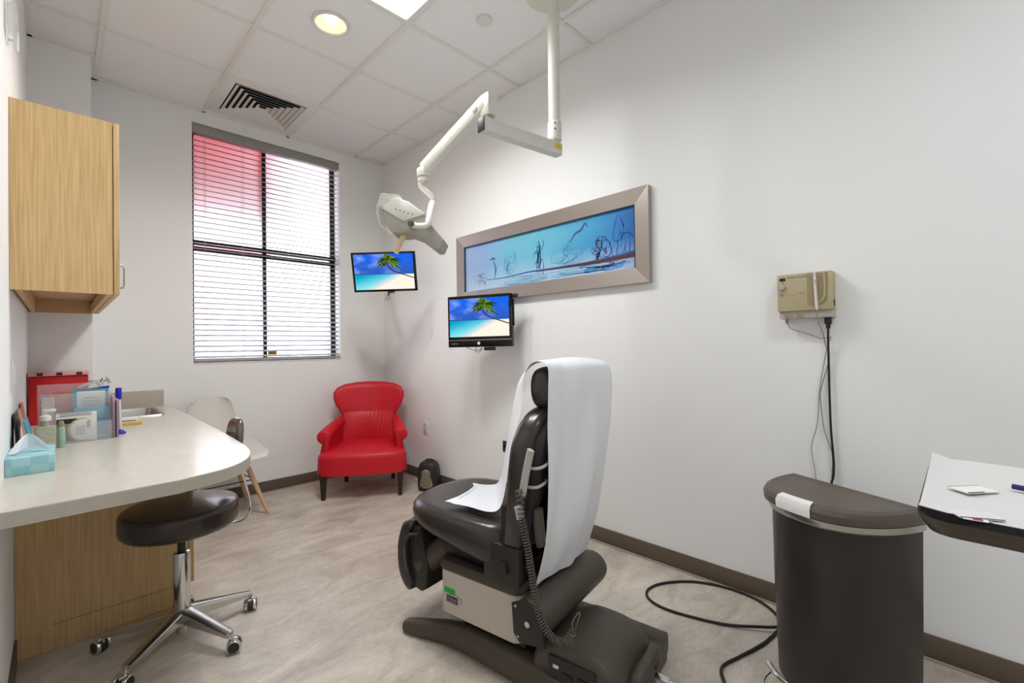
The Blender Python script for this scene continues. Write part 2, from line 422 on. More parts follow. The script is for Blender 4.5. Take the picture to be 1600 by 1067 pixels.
# ceiling void tiles are cut by nothing: the fittings sit in shallow cups above the tile face
t = thing('air_vent', 'square white louvred ceiling vent above the window', 'vent', (1.09, 3.711, H))
b = B()
for s in (-1, 1):
    b.box(s*.297 if s < 0 else .235, -.235 if s < 0 else .297, -.297, .297, -.009, .004, 0, .002)
    b.box(-.235, .235, .235 if s > 0 else -.297, .297 if s > 0 else -.235, -.009, .004, 0, .002)
build(b, 'frame', GRIDM, t)
build(B().box(-.236, .236, -.236, .236, .0035, .0055), 'backing', mat('vent_dark', rgb(16, 16, 16), .8), t)
b = B()
for k in range(6):
    a = .228-k*.036; c = a-.024
    if c < .02: c = .002
    b.rings([[(x*r, y*r, zz) for x, y in ((-1, -1), (1, -1), (1, 1), (-1, 1))] for r, zz in ((a, -.012), (a, -.0105), (c, .0025), (c, .001))], cap=False, loop=True)
build(b, 'louvres', WHITE, t, flat=True)
t = tag(build(B().lathe([(.001, -.006), (.04, -.006), (.044, -.002), (.044, .007)], (1.686, 1.871, H), n=32), 'sprinkler_cap', WHITE, base=False), 'small round white cap flush in the ceiling', 'sprinkler cap')

# small clear fitting high on the left wall
t = thing('wall_fitting', 'small clear fitting with a white tube high on the left wall', 'wall fitting', (LX, 2.26, 2.26))
build(B().box(LX, LX+.006, 2.2, 2.32, 2.24, 2.38, 0, .002), 'back_plate', CLEAR, t, world=True)
build(B().cyl((LX+.02, 2.40, 2.27), (LX+.02, 2.385, 2.33), .007, m=0).cyl((LX, 2.395, 2.3), (LX+.02, 2.392, 2.3), .004), 'tube', WHITE, t, world=True)
build(B().box(LX+.006, LX+.03, 2.22, 2.30, 2.27, 2.35, 0, .006), 'cover', CLEAR, t, world=True)

# ------------------------------------------------------------------ wall plates
def plate(name, label, o, nrm, w=.07, h=.115, kind='outlet'):
    n = Vector(nrm); x = Vector((0, 0, 1)).cross(n)
    T = frame(o, x, (0, 0, 1)); t = thing(name, label, 'switch' if kind == 'switch' else 'outlet', o)
    build(B().box(-w/2, w/2, -h/2, h/2, 0, .006, 0, .002, 2, T), 'cover_plate', WHITE, t, world=True)
    if kind == 'switch': build(B().box(-.017, .017, -.033, .033, .005, .01, 0, .001, 2, T), 'rocker', WHITE, t, world=True)
    else:
        for s in (-1, 1):
            r = build(B().box(-.016, .016, s*.025-.018, s*.025+.018, .005, .0085, 0, .003, 2, T), 'socket', WHITE, t, world=True)
            build(B().box(-.008, -.005, s*.025-.004, s*.025+.008, .0084, .0088, 0, 0, 2, T).box(.005, .008, s*.025-.004, s*.025+.008, .0084, .0088, 0, 0, 2, T), 'slots', BLK, r, world=True)
    return t
plate('wall_outlet', 'white wall outlet low on the right wall beside the red armchair', (RX, 3.384, .465), (-1, 0, 0))
plate('light_switch', 'white switch plate on the left wall above the desk', (LX, 2.49, 1.10), (1, 0, 0), kind='switch')
t = thing('wall_jack', 'small black jack plate low on the right wall behind the exam chair', 'jack', (RX, 2.385, .45))
build(B().box(RX-.006, RX, 2.35, 2.40, .41, .49, 0, .002), 'cover_plate', BLK, t, world=True)
build(B().box(RX-.012, RX-.005, 2.365, 2.385, .44, .46, 0, .001), 'port', GLOSS, t, world=True)

# ------------------------------------------------------------------ desk, cabinets
t = thing('wall_cabinet', 'oak upper cabinet hung on the left wall', 'cabinet', (LX+.14, 3.08, 1.41))
y0, y1, z0, z1 = 2.392, 3.772, 1.41, 2.095
b = B(); b.box(LX+.0005, .152, y0, y0+.018, z0, z1).box(LX+.0005, .152, y1-.018, y1, z0, z1).box(LX+.0005, .152, y0+.018, y1-.018, z1-.018, z1-.0005).box(LX+.0005, LX+.012, y0+.018, y1-.018, z0+.09, z1-.018)
build(b, 'body', OAK, t, world=True)
build(B().box(LX+.012, .152, y0+.018, y1-.018, z0+.075, z0+.093).box(LX+.012, LX+.03, y0+.018, y1-.018, z0, z0+.075).box(.134, .152, y0+.018, y1-.018, z0, z0+.05).box(LX+.03, .134, y1-.04, y1-.018, z0, z0+.075), 'bottom_panel', OAKIN, t, world=True)
for (a, c, hy) in ((y0, 3.08, 2.60), (3.084, y1, 3.2)):
    d = build(B().box(.155, .173, a, c, z0, z1, 0, .001), 'door', OAK, t, world=True)
    hh = B().tube([(.173, hy, 1.455), (.2, hy, 1.46), (.203, hy, 1.475), (.203, hy, 1.54), (.2, hy, 1.555), (.173, hy, 1.56)], .004, 8)
    build(hh, 'handle', STEEL, d, world=True)

t = thing('base_cabinet', 'oak base cabinet standing on the floor under the counter', 'cabinet', (.16, 3.2, 0))
b = B(); b.prism([(LX+.001, 0), (.385, 0), (.385, .096), (.424, .096), (.424, .745), (LX+.001, .745)], frame((0, 2.602, 0), (1, 0, 0), (0, 0, 1)), .02)
b.box(LX+.009, .424, 3.745, 3.765, 0, .745).box(LX+.009, .424, 2.602, 3.745, .1, .118).box(.365, .385, 2.602, 3.745, 0, .098)
build(b, 'body', OAK, t, world=True)
build(B().box(LX+.1, .38, 2.5812, 2.5818, .098, .1), 'panel_seam', mat('seam_dark', rgb(120, 92, 60), .7), t, world=True)
for a, c in ((2.585, 3.17), (3.174, 3.765)):
    d = build(B().box(.427, .446, a, c, .096, .73, 0, .001), 'door', OAK, t, world=True)
    build(B().tube([(.446, c-.06, .6), (.472, c-.06, .605), (.475, c-.06, .62), (.475, c-.06, .69), (.472, c-.06, .7), (.446, c-.06, .705)], .004, 8), 'handle', STEEL, d, world=True)

# counter: one continuous laminate top with rounded free corner, hole for the sink
ct = thing('countertop', 'pale laminate counter with rounded corner along the left wall', 'countertop', (.2, 2.9, .747))
def arc(cx, cy, r, a0, a1, n): return [(cx+r*math.cos(a0+(a1-a0)*i/n), cy+r*math.sin(a0+(a1-a0)*i/n)) for i in range(n+1)]
outl = [(LX, 1.705), (.26, 1.712)]
P0 = [Vector((.26, 1.712, 0)), Vector((.40, 1.765, 0)), Vector((.485, 1.865, 0)), Vector((.532, 2.02, 0)), Vector((.548, 2.25, 0)), Vector((.556, 2.6, 0))]
outl = [(LX, 1.700)] + [(p.x, p.y) for p in spline(P0, 8)]
seg_near = outl + [(.558, 3.50), (LX, 3.50)]
Z0, Z1 = .747, .787
b = B()
def slab(o): b.prism(o, Matrix.Translation((0, 0, Z0)), Z1-Z0, 0, 0)
slab(seg_near)
slab([(LX, 3.50), (.235, 3.50), (.235, 3.76), (.235, 3.768), (LX, 3.768)])
slab([(.148, 3.768), (.235, 3.768), (.235, DY), (.148, DY)])
slab([(.455, 3.50), (.558, 3.50), (.55, DY), (.455, DY)])
slab([(.235, 3.955), (.455, 3.955), (.455, DY), (.235, DY)])
bmesh.ops.remove_doubles(b.bm, verts=b.bm.verts, dist=1e-5)
build(b, 'worktop', TOP, ct, world=True, ang=30)
e = B(); ring = [(x, y) for x, y in outl]+[(.558, 3.5), (.55, DY)]
e.rings([[(x, y, Z0-.001), (x, y, Z1-.002)] for x, y in ring], closed=False, cap=False)
def edgeoff():
    bb = B(); rr = []
    for i, (x, y) in enumerate(ring):
        a = Vector(ring[max(i-1, 0)]); c = Vector(ring[min(i+1, len(ring)-1)]); d = (c-a).normalized(); n = Vector((d.y, -d.x))
        rr.append([(x+n.x*.0015, y+n.y*.0015, Z0-.001), (x+n.x*.0015, y+n.y*.0015, Z1-.002), (x, y, Z1-.0015), (x, y, Z0-.001)])
    return bb.rings(rr)
e.bm.free()
build(edgeoff(), 'edge_band', TOPEDGE, ct, world=True)
build(B().box(.146, .53, DY-.02, DY-.001, Z1, .898, 0, .002), 'backsplash', TOPEDGE, ct, world=True)
build(B().box(LX+.001, .146, 3.752, 3.771, Z1, .898, 0, .002), 'backsplash', TOPEDGE, ct, world=True)

sk = thing('sink', 'small stainless steel sink set into the counter end', 'sink', (.345, 3.73, Z1))
x0, x1, ya, yb = .235, .455, 3.50, 3.955
def rr(x0, x1, y0, y1, r, z, n=5):
    o = []
    for cx, cy, a in ((x1-r, y1-r, 0), (x0+r, y1-r, PI/2), (x0+r, y0+r, PI), (x1-r, y0+r, 1.5*PI)): o += [(x, y, z) for x, y in arc(cx, cy, r, a, a+PI/2, n)]
    return o
b = B().rings([rr(x0-.012, x1+.012, ya-.012, yb+.012, .03, Z1+.0005), rr(x0-.01, x1+.01, ya-.01, yb+.01, .03, Z1+.005), rr(x0+.008, x1-.008, ya+.008, yb-.008, .035, Z1+.004),
               rr(x0+.012, x1-.012, ya+.012, yb-.012, .035, Z1-.01), rr(x0+.025, x1-.025, ya+.025, yb-.025, .05, Z1-.14), rr(x0+.09, x1-.09, ya+.19, yb-.19, .02, Z1-.145)], cap=False)
b.rings([rr(x0+.09, x1-.09, ya+.19, yb-.19, .02, Z1-.145), rr(x0+.1, x1-.1, ya+.2, yb-.2, .01, Z1-.15)])
build(b, 'basin', STEEL, sk, world=True, ang=50)
build(B().lathe([(.03, 0), (.034, .003), (.02, .004), (.005, .001)], (.345, 3.73, Z1-.142)), 'drain', CHROME, sk, world=True)
f = thing('faucet', 'chrome faucet rising behind the brochure holder', 'faucet', (.165, 3.46, Z1))
build(B().lathe([(.026, 0), (.026, .006), (.018, .015), (.014, .05)], (.165, 3.46, Z1), cap=True), 'base', CHROME, f, world=True)
build(B().tube([(.165, 3.46, .83), (.165, 3.46, .97), (.167, 3.463, 1.0), (.178, 3.47, 1.022), (.196, 3.48, 1.02), (.205, 3.485, 1.0)], .010, 12, smooth=5), 'spout', CHROME, f, world=True)
build(B().tube([(.165, 3.46, .99), (.145, 3.45, 1.012), (.10, 3.44, 1.0), (.07, 3.43, .985)], lambda t: .011-.004*t, 10, smooth=4), 'lever', CHROME, f, world=True)

# ------------------------------------------------------------------ things on the desk
ZT = Z1+.0005
# tissue box
def tissue_mat():
    m = bpy.data.materials.new('tissue_box_print'); m.use_nodes = True; nt = m.node_tree; p = nt.nodes['Principled BSDF']
    tc = nt.nodes.new('ShaderNodeTexCoord'); ck = nt.nodes.new('ShaderNodeTexChecker'); ck.inputs['Scale'].default_value = 24
    ck.inputs[1].default_value = rgb(134, 196, 206); ck.inputs[2].default_value = rgb(178, 216, 220)
    n = nt.nodes.new('ShaderNodeTexNoise'); n.inputs['Scale'].default_value = 60
    mx = nt.nodes.new('ShaderNodeMix'); mx.data_type = 'RGBA'; mx.inputs[0].default_value = .45
    nt.links.new(tc.outputs['Object'], ck.inputs[0]); nt.links.new(tc.outputs['Object'], n.inputs['Vector'])
    mx.inputs[7].default_value = rgb(160, 208, 214)
    nt.links.new(ck.outputs[0], mx.inputs[6]); nt.links.new(mx.outputs[2], p.inputs['Base Color']); p.inputs['Roughness'].default_value = .5
    return m
t = thing('tissue_box', 'pale teal patterned tissue box with a tissue pulled up', 'tissue box', (-.068, 2.28, ZT))
build(B().box(-.124, -.012, 2.16, 2.40, ZT, ZT+.056, 0, .001), 'carton', tissue_mat(), t, world=True)
def fnt(u, v):
    q = 2*u-1; w = (1-v)**.7
    return (-.072+q*.046*w-.004*v+.004*math.sin(7*q)*w, 2.25+.028*math.sin(2.6*q+.6)*w+.008*v, ZT+.0575+.064*v+.012*w*(1-abs(q))**.7-.0*abs(q)+.006*(1-v)*abs(math.sin(4*q)))
build(B().sheet(fnt, 24, 8, .0008), 'tissue', PAPER, t, world=True)
# gel pump bottle and small mint bottle
def pump(x, y, label, hh, r, body, cap_m, lab):
    t = thing('pump_bottle', label, 'bottle', (x, y, ZT))
    build(B().box(x-r*.9, x+r*.9, y-r*.6, y+r*.6, ZT, ZT+hh*.6, 0, .006, 3).cyl((x, y, ZT+hh*.59), (x, y, ZT+hh*.72), r*.36), 'bottle', body, t, world=True)
    c = build(B().lathe([(r*.45, hh*.72), (r*.5, hh*.73), (r*.5, hh*.84), (r*.3, hh*.86), (r*.14, hh*.87), (r*.14, hh*.93)], (x, y, ZT)), 'pump_collar', cap_m, t, world=True)
    build(B().box(x-.008, x+.03, y-.008, y+.008, ZT+hh*.93, ZT+hh, 0, .003), 'nozzle', cap_m, c, world=True)
    if lab: build(B().box(x-r*.82, x+r*.82, y-r*.6-.0008, y-r*.6-.0001, ZT+.008, ZT+hh*.55), 'label_wrap', lab, t, world=True)
pump(-.04, 2.62, 'clear gel pump bottle with cream pump behind the tissue box', .165, .034, GEL, mat('cream_pump', rgb(236, 230, 214), .4), mat('gel_label', rgb(214, 210, 182), .6, var=.3, scale=40, stretch=(1, 1, 8)))
t = thing('soap_bottle', 'small mint green bottle beside the gel pump', 'bottle', (.004, 2.66, ZT))
build(B().lathe([(.012, 0), (.0135, .005), (.0135, .075), (.010, .086)], (.004, 2.66, ZT)), 'bottle', MINT, t, world=True)
build(B().lathe([(.010, .086), (.0105, .094), (.008, .108), (.002, .11)], (.004, 2.66, ZT)), 'cap', mat('olive_cap', rgb(150, 146, 110), .4), t, world=True)

# clear acrylic brochure holder with its brochures
hx0, hx1, hy = .0, .168, 2.74
t = thing('brochure_holder', 'clear acrylic brochure holder on the desk', 'brochure holder', (.07, 2.8, ZT))
def pan(b, x0, x1, y0, y1, z0, z1, bev=.0005): return b.box(x0, x1, y0, y1, z0, z1, 0, bev, 1)
b = B(); pan(b, -.06, hx1, hy-.004, hy-.002, ZT, ZT+.085); pan(b, -.06, hx1, hy, hy+.16, ZT, ZT+.003); build(b, 'front_pocket', ACRYL, t, world=True)
b = B(); pan(b, -.07, hx1+.002, hy+.155, hy+.158, ZT, ZT+.25); build(b, 'back_panel', ACRYL, t, world=True)
b = B(); pan(b, hx1, hx1+.002, hy-.004, hy+.155, ZT, ZT+.2); build(b, 'side_panel', ACRYL, t, world=True)
b = B(); pan(b, -.062, -.06, hy-.004, hy+.155, ZT, ZT+.2); build(b, 'side_panel', ACRYL, t, world=True)
b = B(); pan(b, -.06, hx1, hy+.075, hy+.077, ZT, ZT+.21); build(b, 'divider', ACRYL, t, world=True)
def leaf(name, label, x0, x1, y, z0, z1, mats, tilt=.04, extra=None, th=.002, cat='brochure'):
    T = frame((0, y, ZT+z0), (1, 0, 0), (0, tilt, 1)); b = B().box(x0, x1, 0, z1-z0, -th, 0, 0, 0, 1, T)
    if extra: extra(b, T)
    o = build(b, name, mats, None); return tag(o, label, cat)
def ex1(b, T):
    b.box(.055, .15, .045, .13, 0, .0006, 1, 0, 1, T); b.text('Services', .014, T @ Matrix.Translation((.10, .10, .001)), 2)
    for k in range(4): b.box(.07, .135, .085-k*.01, .087-k*.01, 0, .0012, 2, 0, 1, T)
leaf('booklet', 'teal bordered booklet standing tallest in the holder', .04, .162, hy+.082, .085, .225, [TEAL, LABELW, INK], extra=ex1)
def ex2(b, T):
    for k in range(6): b.box(.09, .155, .085-k*.013, .088-k*.013, 0, .0008, 1, 0, 1, T)
leaf('leaflet', 'pale blue leaflet in the middle of the holder', .045, .164, hy+.05, .004, .145, [LBLUE, TEAL], extra=ex2)
def ex3(b, T):
    b.prism([(-.01+.0, .002), (.06, .002), (.04, .03), (.035, .06), (.055, .1), (-.01, .1)], T @ Matrix.Translation((0, 0, .0001)), .0005, 1)
    b.prism([(.07+.046*math.cos(a)*1.0, .05+.05*math.sin(a)) for a in [i*2*PI/30 for i in range(30)]], T @ Matrix.Translation((0, 0, .0005)), .0006, 2)
    b.prism([(.075+.042*math.cos(a)*1.0, .05+.046*math.sin(a)) for a in [i*2*PI/30 for i in range(30)]], T @ Matrix.Translation((0, 0, .0011)), .0006, 0)
    b.box(.085, .097, .055, .085, .0017, .0022, 2, 0, 1, T)
    for k in range(5): b.box(.05+.0*k, .08, .03+k*.008, .032+k*.008, .0017, .0022, 3, 0, 1, T)
    for k in range(2): b.box(0, .1, .112+k*.008, .1145+k*.008, 0, .001, 3, 0, 1, T)
leaf('leaflet', 'white leaflet with a dark green oval design at the holder front', -.012, .118, hy+.012, .004, .13, [LABELW, GRN, YGRN, INK], extra=ex3)
leaf('magazine', 'orange and red printed magazine at the back of the holder', -.02, .10, hy+.12, .004, .215, [ORNG, LABELW], th=.006, cat='magazine')
leaf('leaflet', 'stack of pale grey leaflets at the left end of the holder', -.055, -.015, hy+.05, .004, .2, [mat('pale_print', rgb(214, 206, 208), .6, var=.25, scale=70, stretch=(1, 1, 6))], th=.012)
# notebooks and pens at the right end
for k, (x, m, lab) in enumerate(((.1765, PINKC, 'pink covered notebook standing nearest the holder end'), (.1885, mat('lilac_cover', rgb(196, 176, 196), .6, var=.3, scale=90, stretch=(1, 1, 40)), 'spiral bound lilac notebook standing beside the pink one'))):
    t = thing('notebook', lab, 'notebook', (x, 2.84, ZT))
    build(B().box(x-.004, x+.004, 2.76, 2.9, ZT, ZT+.185-.012*k, 0, .001), 'pages', m, t, world=True)
    s = B()
    for j in range(16): s.tube([(x+.005*math.cos(a), 2.758+.005*math.sin(a), ZT+.012+j*.0102) for a in [i*PI/4 for i in range(8)]], .0008, 5, closed=True)
    build(s, 'spiral', BLK, t, world=True)
t = thing('pen_stand', 'white and blue upright pen stand at the end of the holder', 'pen stand', (.205, 2.87, ZT))
build(B().lathe([(.02, 0), (.02, .006), (.012, .014), (.006, .02)], (.207, 2.87, ZT), n=20), 'foot', BLUEP, t, world=True)
build(B().cyl((.207, 2.87, ZT+.018), (.203, 2.868, ZT+.165), .005), 'barrel', WHITE, t, world=True)
build(B().lathe([(.009, .165), (.012, .17), (.012, .215), (.009, .22)], (.2, 2.868, ZT), n=20), 'cap', BLUEP, t, world=True)
t = thing('marker', 'dark blue marker lying across the brochure tops', 'marker', (.12, 2.9, ZT+.215))
build(B().cyl((.065, 2.90, ZT+.212), (.14, 2.90, ZT+.222), .006), 'barrel', mat('navy', rgb(30, 34, 84), .4), t, world=True)
build(B().cyl((.14, 2.90, ZT+.222), (.168, 2.90, ZT+.226), .0068), 'cap', BLUEP, t, world=True)
# notepad and cards by the sink
tag(build(B().box(.19, .315, 3.14, 3.27, ZT, ZT+.012, 0, .001, 1, None), 'notepad', YEL), 'yellow notepad lying on the counter before the sink', 'notepad')
t = thing('card_stack', 'stack of white printed cards on the yellow notepad', 'cards', (.25, 3.2, ZT+.0125))
build(B().box(.195, .30, 3.16, 3.24, ZT+.0125, ZT+.034, 0, .001), 'cards', LABELW, t, world=True)
build(B().box(.205, .29, 3.1592, 3.1598, ZT+.02, ZT+.024), 'print_line', INK, t, world=True)
# red sharps bin at the wall
t = thing('sharps_bin', 'red wall-side sharps bin behind the brochure holder', 'sharps bin', (.01, 3.62, ZT))
build(B().box(-.118, .118, 3.55, 3.70, ZT, ZT+.262, 0, .008, 3), 'bin', REDP, t, world=True)
l = B().box(-.121, .121, 3.54, 3.71, ZT+.262, ZT+.282, 0, .004)
build(l, 'lid', PINKP, t, world=True)
for x in (-.075, .0, .08): build(B().box(x-.012, x+.012, 3.534, 3.541, ZT+.265, ZT+.28, 0, .002), 'latch', BLK, t, world=True)
# folders leaning on the left wall
def lean(name, label, y, w, h, m, foot, cat='folder', dz=0, th=.003):
    T = frame((LX+foot, y, ZT), (0, -1, 0), (-foot*.85/h, 0, 1)); 
    return tag(build(B().box(0, w, 0, h, -th, 0, 0, .0006, 1, T), name, m), label, cat)
tag(build(B().box(0, .19, 0, .15, -.006, 0, 0, .0006, 1, frame((LX+.06, 2.58, ZT), (0, -1, 0), (-.03/.15, 0, 1))), 'folder', mat('teal_folder', rgb(70, 150, 168), .5)), 'teal folder leaning over the black tablet behind the tissue box', 'folder')
lean('folder', 'pale peach folder leaning on the left wall beside the teal folder', 2.82, .15, .165, PEACH, .035)
lean('folder', 'salmon folder leaning on the left wall nearest the brochure holder', 3.02, .14, .175, PEACHD, .028)
t = thing('tablet', 'black tablet in a case leaning on the left wall', 'tablet', (LX+.03, 2.55, ZT))
T = frame((LX+.016, 2.60, ZT), (0, -1, 0), (-.012/.17, 0, 1))
build(B().box(0, .14, 0, .17, -.006, 0, 0, .002, 2, T), 'case', BLK, t, world=True); build(B().box(.01, .13, .012, .158, 0, .0008, 0, 0, 1, T), 'screen', GLOSS, t, world=True)

# ------------------------------------------------------------------ operator stool
sx, sy = .352, 2.285
t = thing('stool', 'black round operator stool on five chrome casters by the desk', 'stool', (sx, sy, 0))
ZS = .56
def cush(R, z0, z1, cx=0, cy=0, crown=.012):
    pr = [(R*.2, z0), (R*.93, z0), (R*.985, z0+.012), (R, z0+.026), (R, z1-.022), (R*.99, z1-.010), (R*.965, z1-.002), (R*.9, z1+.001), (R*.5, z1+crown*.7), (R*.02, z1+crown)]
    return B().lathe(pr, (cx, cy, 0), n=56)
seat = build(cush(.203, ZS-.1, ZS-.008), 'seat', mat('brown_black_vinyl', rgb(54, 44, 39), .24, bump=.05, bscale=300, coat=.2), t, ang=80)
build(B().lathe([(.02, ZS-.108), (.15, ZS-.108), (.15, ZS-.1), (.02, ZS-.099)], n=40).cyl((0, 0, ZS-.13), (0, 0, ZS-.105), .03), 'seat_plate', BLK, t)
build(B().cyl((0, 0, .33), (0, 0, ZS-.1), .014, n=20), 'piston', BLK, t)
build(B().lathe([(.02, .1), (.03, .1), (.03, .35), (.028, .358), (.016, .36)], n=32), 'column', CHROME, t)
build(B().lathe([(.02, .055), (.042, .07), (.046, .1), (.036, .125), (.03, .13)], n=32).cyl((0, 0, .03), (0, 0, .06), .02), 'hub', POLISH, t)
for k in range(5):
    a = math.radians(8+72*k); dx, dy = math.cos(a), math.sin(a); L = .265
    rings = []
    for i in range(9):
        u = i/8; r = .03+u*(L-.03); zc = .105-.035*u; w = .031*(1-u)+.017*u; h = .024*(1-u)+.009*u
        rings.append([(dx*r-dy*w*ox, dy*r+dx*w*ox, zc+h*oz) for ox, oz in ((-.8, -1), (-1, .7), (-.8, 1), (.8, 1), (1, .7), (.8, -1))])
    lg = build(B().rings(rings), 'leg', POLISH, t, ang=50)
    cx, cyy = dx*L, dy*L; ca = a+1.1+k*.7; ex, ey = math.cos(ca), math.sin(ca)
    c = B(); c.cyl((cx, cyy, .04), (cx, cyy, .072), .006)
    px_, py_ = cx-ex*.014, cyy-ey*.014
    c.cyl((px_-ey*.010, py_+ex*.010, .0275), (px_+ey*.010, py_-ex*.010, .0275), .024, m=1)
    for s in (-1, 1): c.cyl((px_-ey*.011*s, py_+ex*.011*s, .0275), (px_-ey*.024*s, py_+ex*.024*s, .0275), .027, .024, m=0, bev=.003); c.cyl((px_-ey*.0241*s, py_+ex*.0241*s, .0275), (px_-ey*.0255*s, py_+ex*.0255*s, .0275), .02, m=1)
    c.box(px_-.012, px_+.012, py_-.012, py_+.012, .04, .056, 0, .004)
    build(c, 'caster', [CHROME, BLK], t)
# curved bar and backrest
bp = [(.43, 2.30, .45), (.50, 2.30, .432), (.55, 2.295, .42), (.588, 2.27, .438), (.604, 2.27, .49), (.602, 2.33, .56), (.598, 2.41, .64), (.603, 2.47, .70)]
jb = build(B().tube(bp, .012, 10, smooth=5, flat=(1, .35)), 'back_bar', CHROME, t, world=True)
bb = B(); N = 20; ringsb = []
for i in range(N+1):
    u = i/N; a = (u-.5)*.6+.12; w = math.sqrt(max(0, 1-(2*u-1)**4)); hz = .10*max(.25, w); tk = .02*max(.3, w)
    cr = []
    for k in range(16):
        th = 2*PI*k/16; cc = math.cos(th); ss = math.sin(th)
        rr_ = .262+tk*math.copysign(abs(cc)**.7, cc); zz = .755+hz*math.copysign(abs(ss)**.7, ss)
        cr.append((.34+rr_*math.cos(a)+.008*(zz-.755)/.1, 2.46+rr_*math.sin(a), zz))
    ringsb.append(cr)
build(bb.rings(ringsb), 'backrest', mat('glossy_dark_vinyl', rgb(124, 112, 102), .18, .7), t, world=True, ang=80)

# ------------------------------------------------------------------ white shell chair
t = thing('shell_chair', 'white moulded shell chair on beech legs behind the counter', 'chair', (.80, 3.74, 0), math.radians(4))
prof = [(.235, .83), (.225, .76), (.205, .66), (.185, .56), (.15, .475), (.09, .435), (0, .425), (-.1, .43), (-.19, .44), (-.235, .432), (-.25, .41)]
wid = [.11, .135, .155, .18, .215, .245, .262, .262, .25, .235, .215]
PP = spline([Vector((0, a, b_)) for a, b_ in prof], 4); WW = spline([Vector((x, 0, 0)) for x in wid], 4)
def shell(u, v):
    i = min(int(round(u*(len(PP)-1))), len(PP)-1); p = PP[i]; w = WW[i].x; x = (2*v-1)
    s_ = u; curl = abs(x)**3
    back = max(0, 1-u*2.6); mid = math.exp(-((u-.45)/.22)**2)
    top = max(0, 1-u/.08); 
    return (w*math.copysign(abs(x)**.95, x), p.y-.05*curl*back-.03*curl*mid, p.z+.06*curl*mid+.01*curl-(.03*abs(x)**4)*top)
build(B().sheet(shell, len(PP)-1, 24, .006), 'shell', WHPL, t, ang=80)
for xx, yy in ((-1, -1), (1, -1), (1, 1), (-1, 1)):
    build(B().cyl((xx*.12, .0+yy*.10, .405), (xx*.245, yy*.205, 0), .019, .011, n=14), 'leg', BEECH, t)
b = B(); cs = [(-.17, -.14, .25), (.17, -.14, .25), (.17, .14, .25), (-.17, .14, .25)]
for i in range(4): b.cyl(cs[i], cs[(i+1) % 4], .004, n=8)
b.box(-.11, .11, -.1, .1, .405, .414, 0, .002)
build(b, 'brace', DKMET, t)

# ------------------------------------------------------------------ red armchair
t = thing('armchair', 'red leather armchair with scrolled arms in the room corner', 'armchair', (1.693, 3.384, 0), math.radians(-34.5))
def loft(rings, **k): return B().rings(rings, **k)
def sellipse(cx, cy, a, bb_, z, e=.6, n=36, fy=None):
    o = []
    for k in range(n):
        th = 2*PI*k/n; c, s = math.cos(th), math.sin(th)
        x = a*math.copysign(abs(c)**e, c); y = bb_*math.copysign(abs(s)**e, s)
        o.append((cx+x, cy+y+(fy(x, y) if fy else 0), z(x, y) if callable(z) else z))
    return o
def bow(x, y): return -.035*(1-(x/.34)**2) if y < 0 else 0
taper = lambda ring: [(x*(1-.24*max(0, (y-.02))/.5), y, z) for x, y, z in ring]
R = []
for sc, z in ((.5, .205), (.985, .2), (1.0, .192), (1.0, .2), (.995, .27), (.99, .315), (.975, .338), (.93, .355), (.8, .37), (.5, .388), (.05, .392)):
    R.append(taper(sellipse(0, .235, .35*sc, .285*sc, z, .3, 44, bow)))
build(loft(R), 'seat', RED, t, ang=80)
# back: waisted, wrapped forward at its edges
def hw(z):
    pts = [(.40, .235), (.5, .225), (.56, .222), (.62, .25), (.68, .285), (.74, .302), (.79, .30), (.83, .272), (.855, .215), (.868, .12), (.872, .03)]
    for (a, b_), (c, d) in zip(pts, pts[1:]):
        if a <= z <= c: return b_+(d-b_)*(z-a)/(c-a)
    return pts[-1][1]
R = []
for z in (.22, .3, .40, .45, .5, .53, .56, .59, .62, .65, .68, .71, .74, .765, .79, .81, .83, .845, .855, .863, .868, .8715):
    w = hw(max(z, .4)); yc = .50+.16*(z-.4); th = .055 if z < .82 else .055*math.sqrt(max(.05, 1-((z-.82)/.055)**2))
    ring = []
    for k in range(40):
        a = 2*PI*k/40; c, s = math.cos(a), math.sin(a)
        x = w*math.copysign(abs(c)**.75, c); y = th*math.copysign(abs(s)**.75, s)
        ring.append((x, yc+y-.10*(x/.3)**2, z))
    R.append(ring)
bk_ = build(loft(R), 'backrest', RED, t, ang=80)
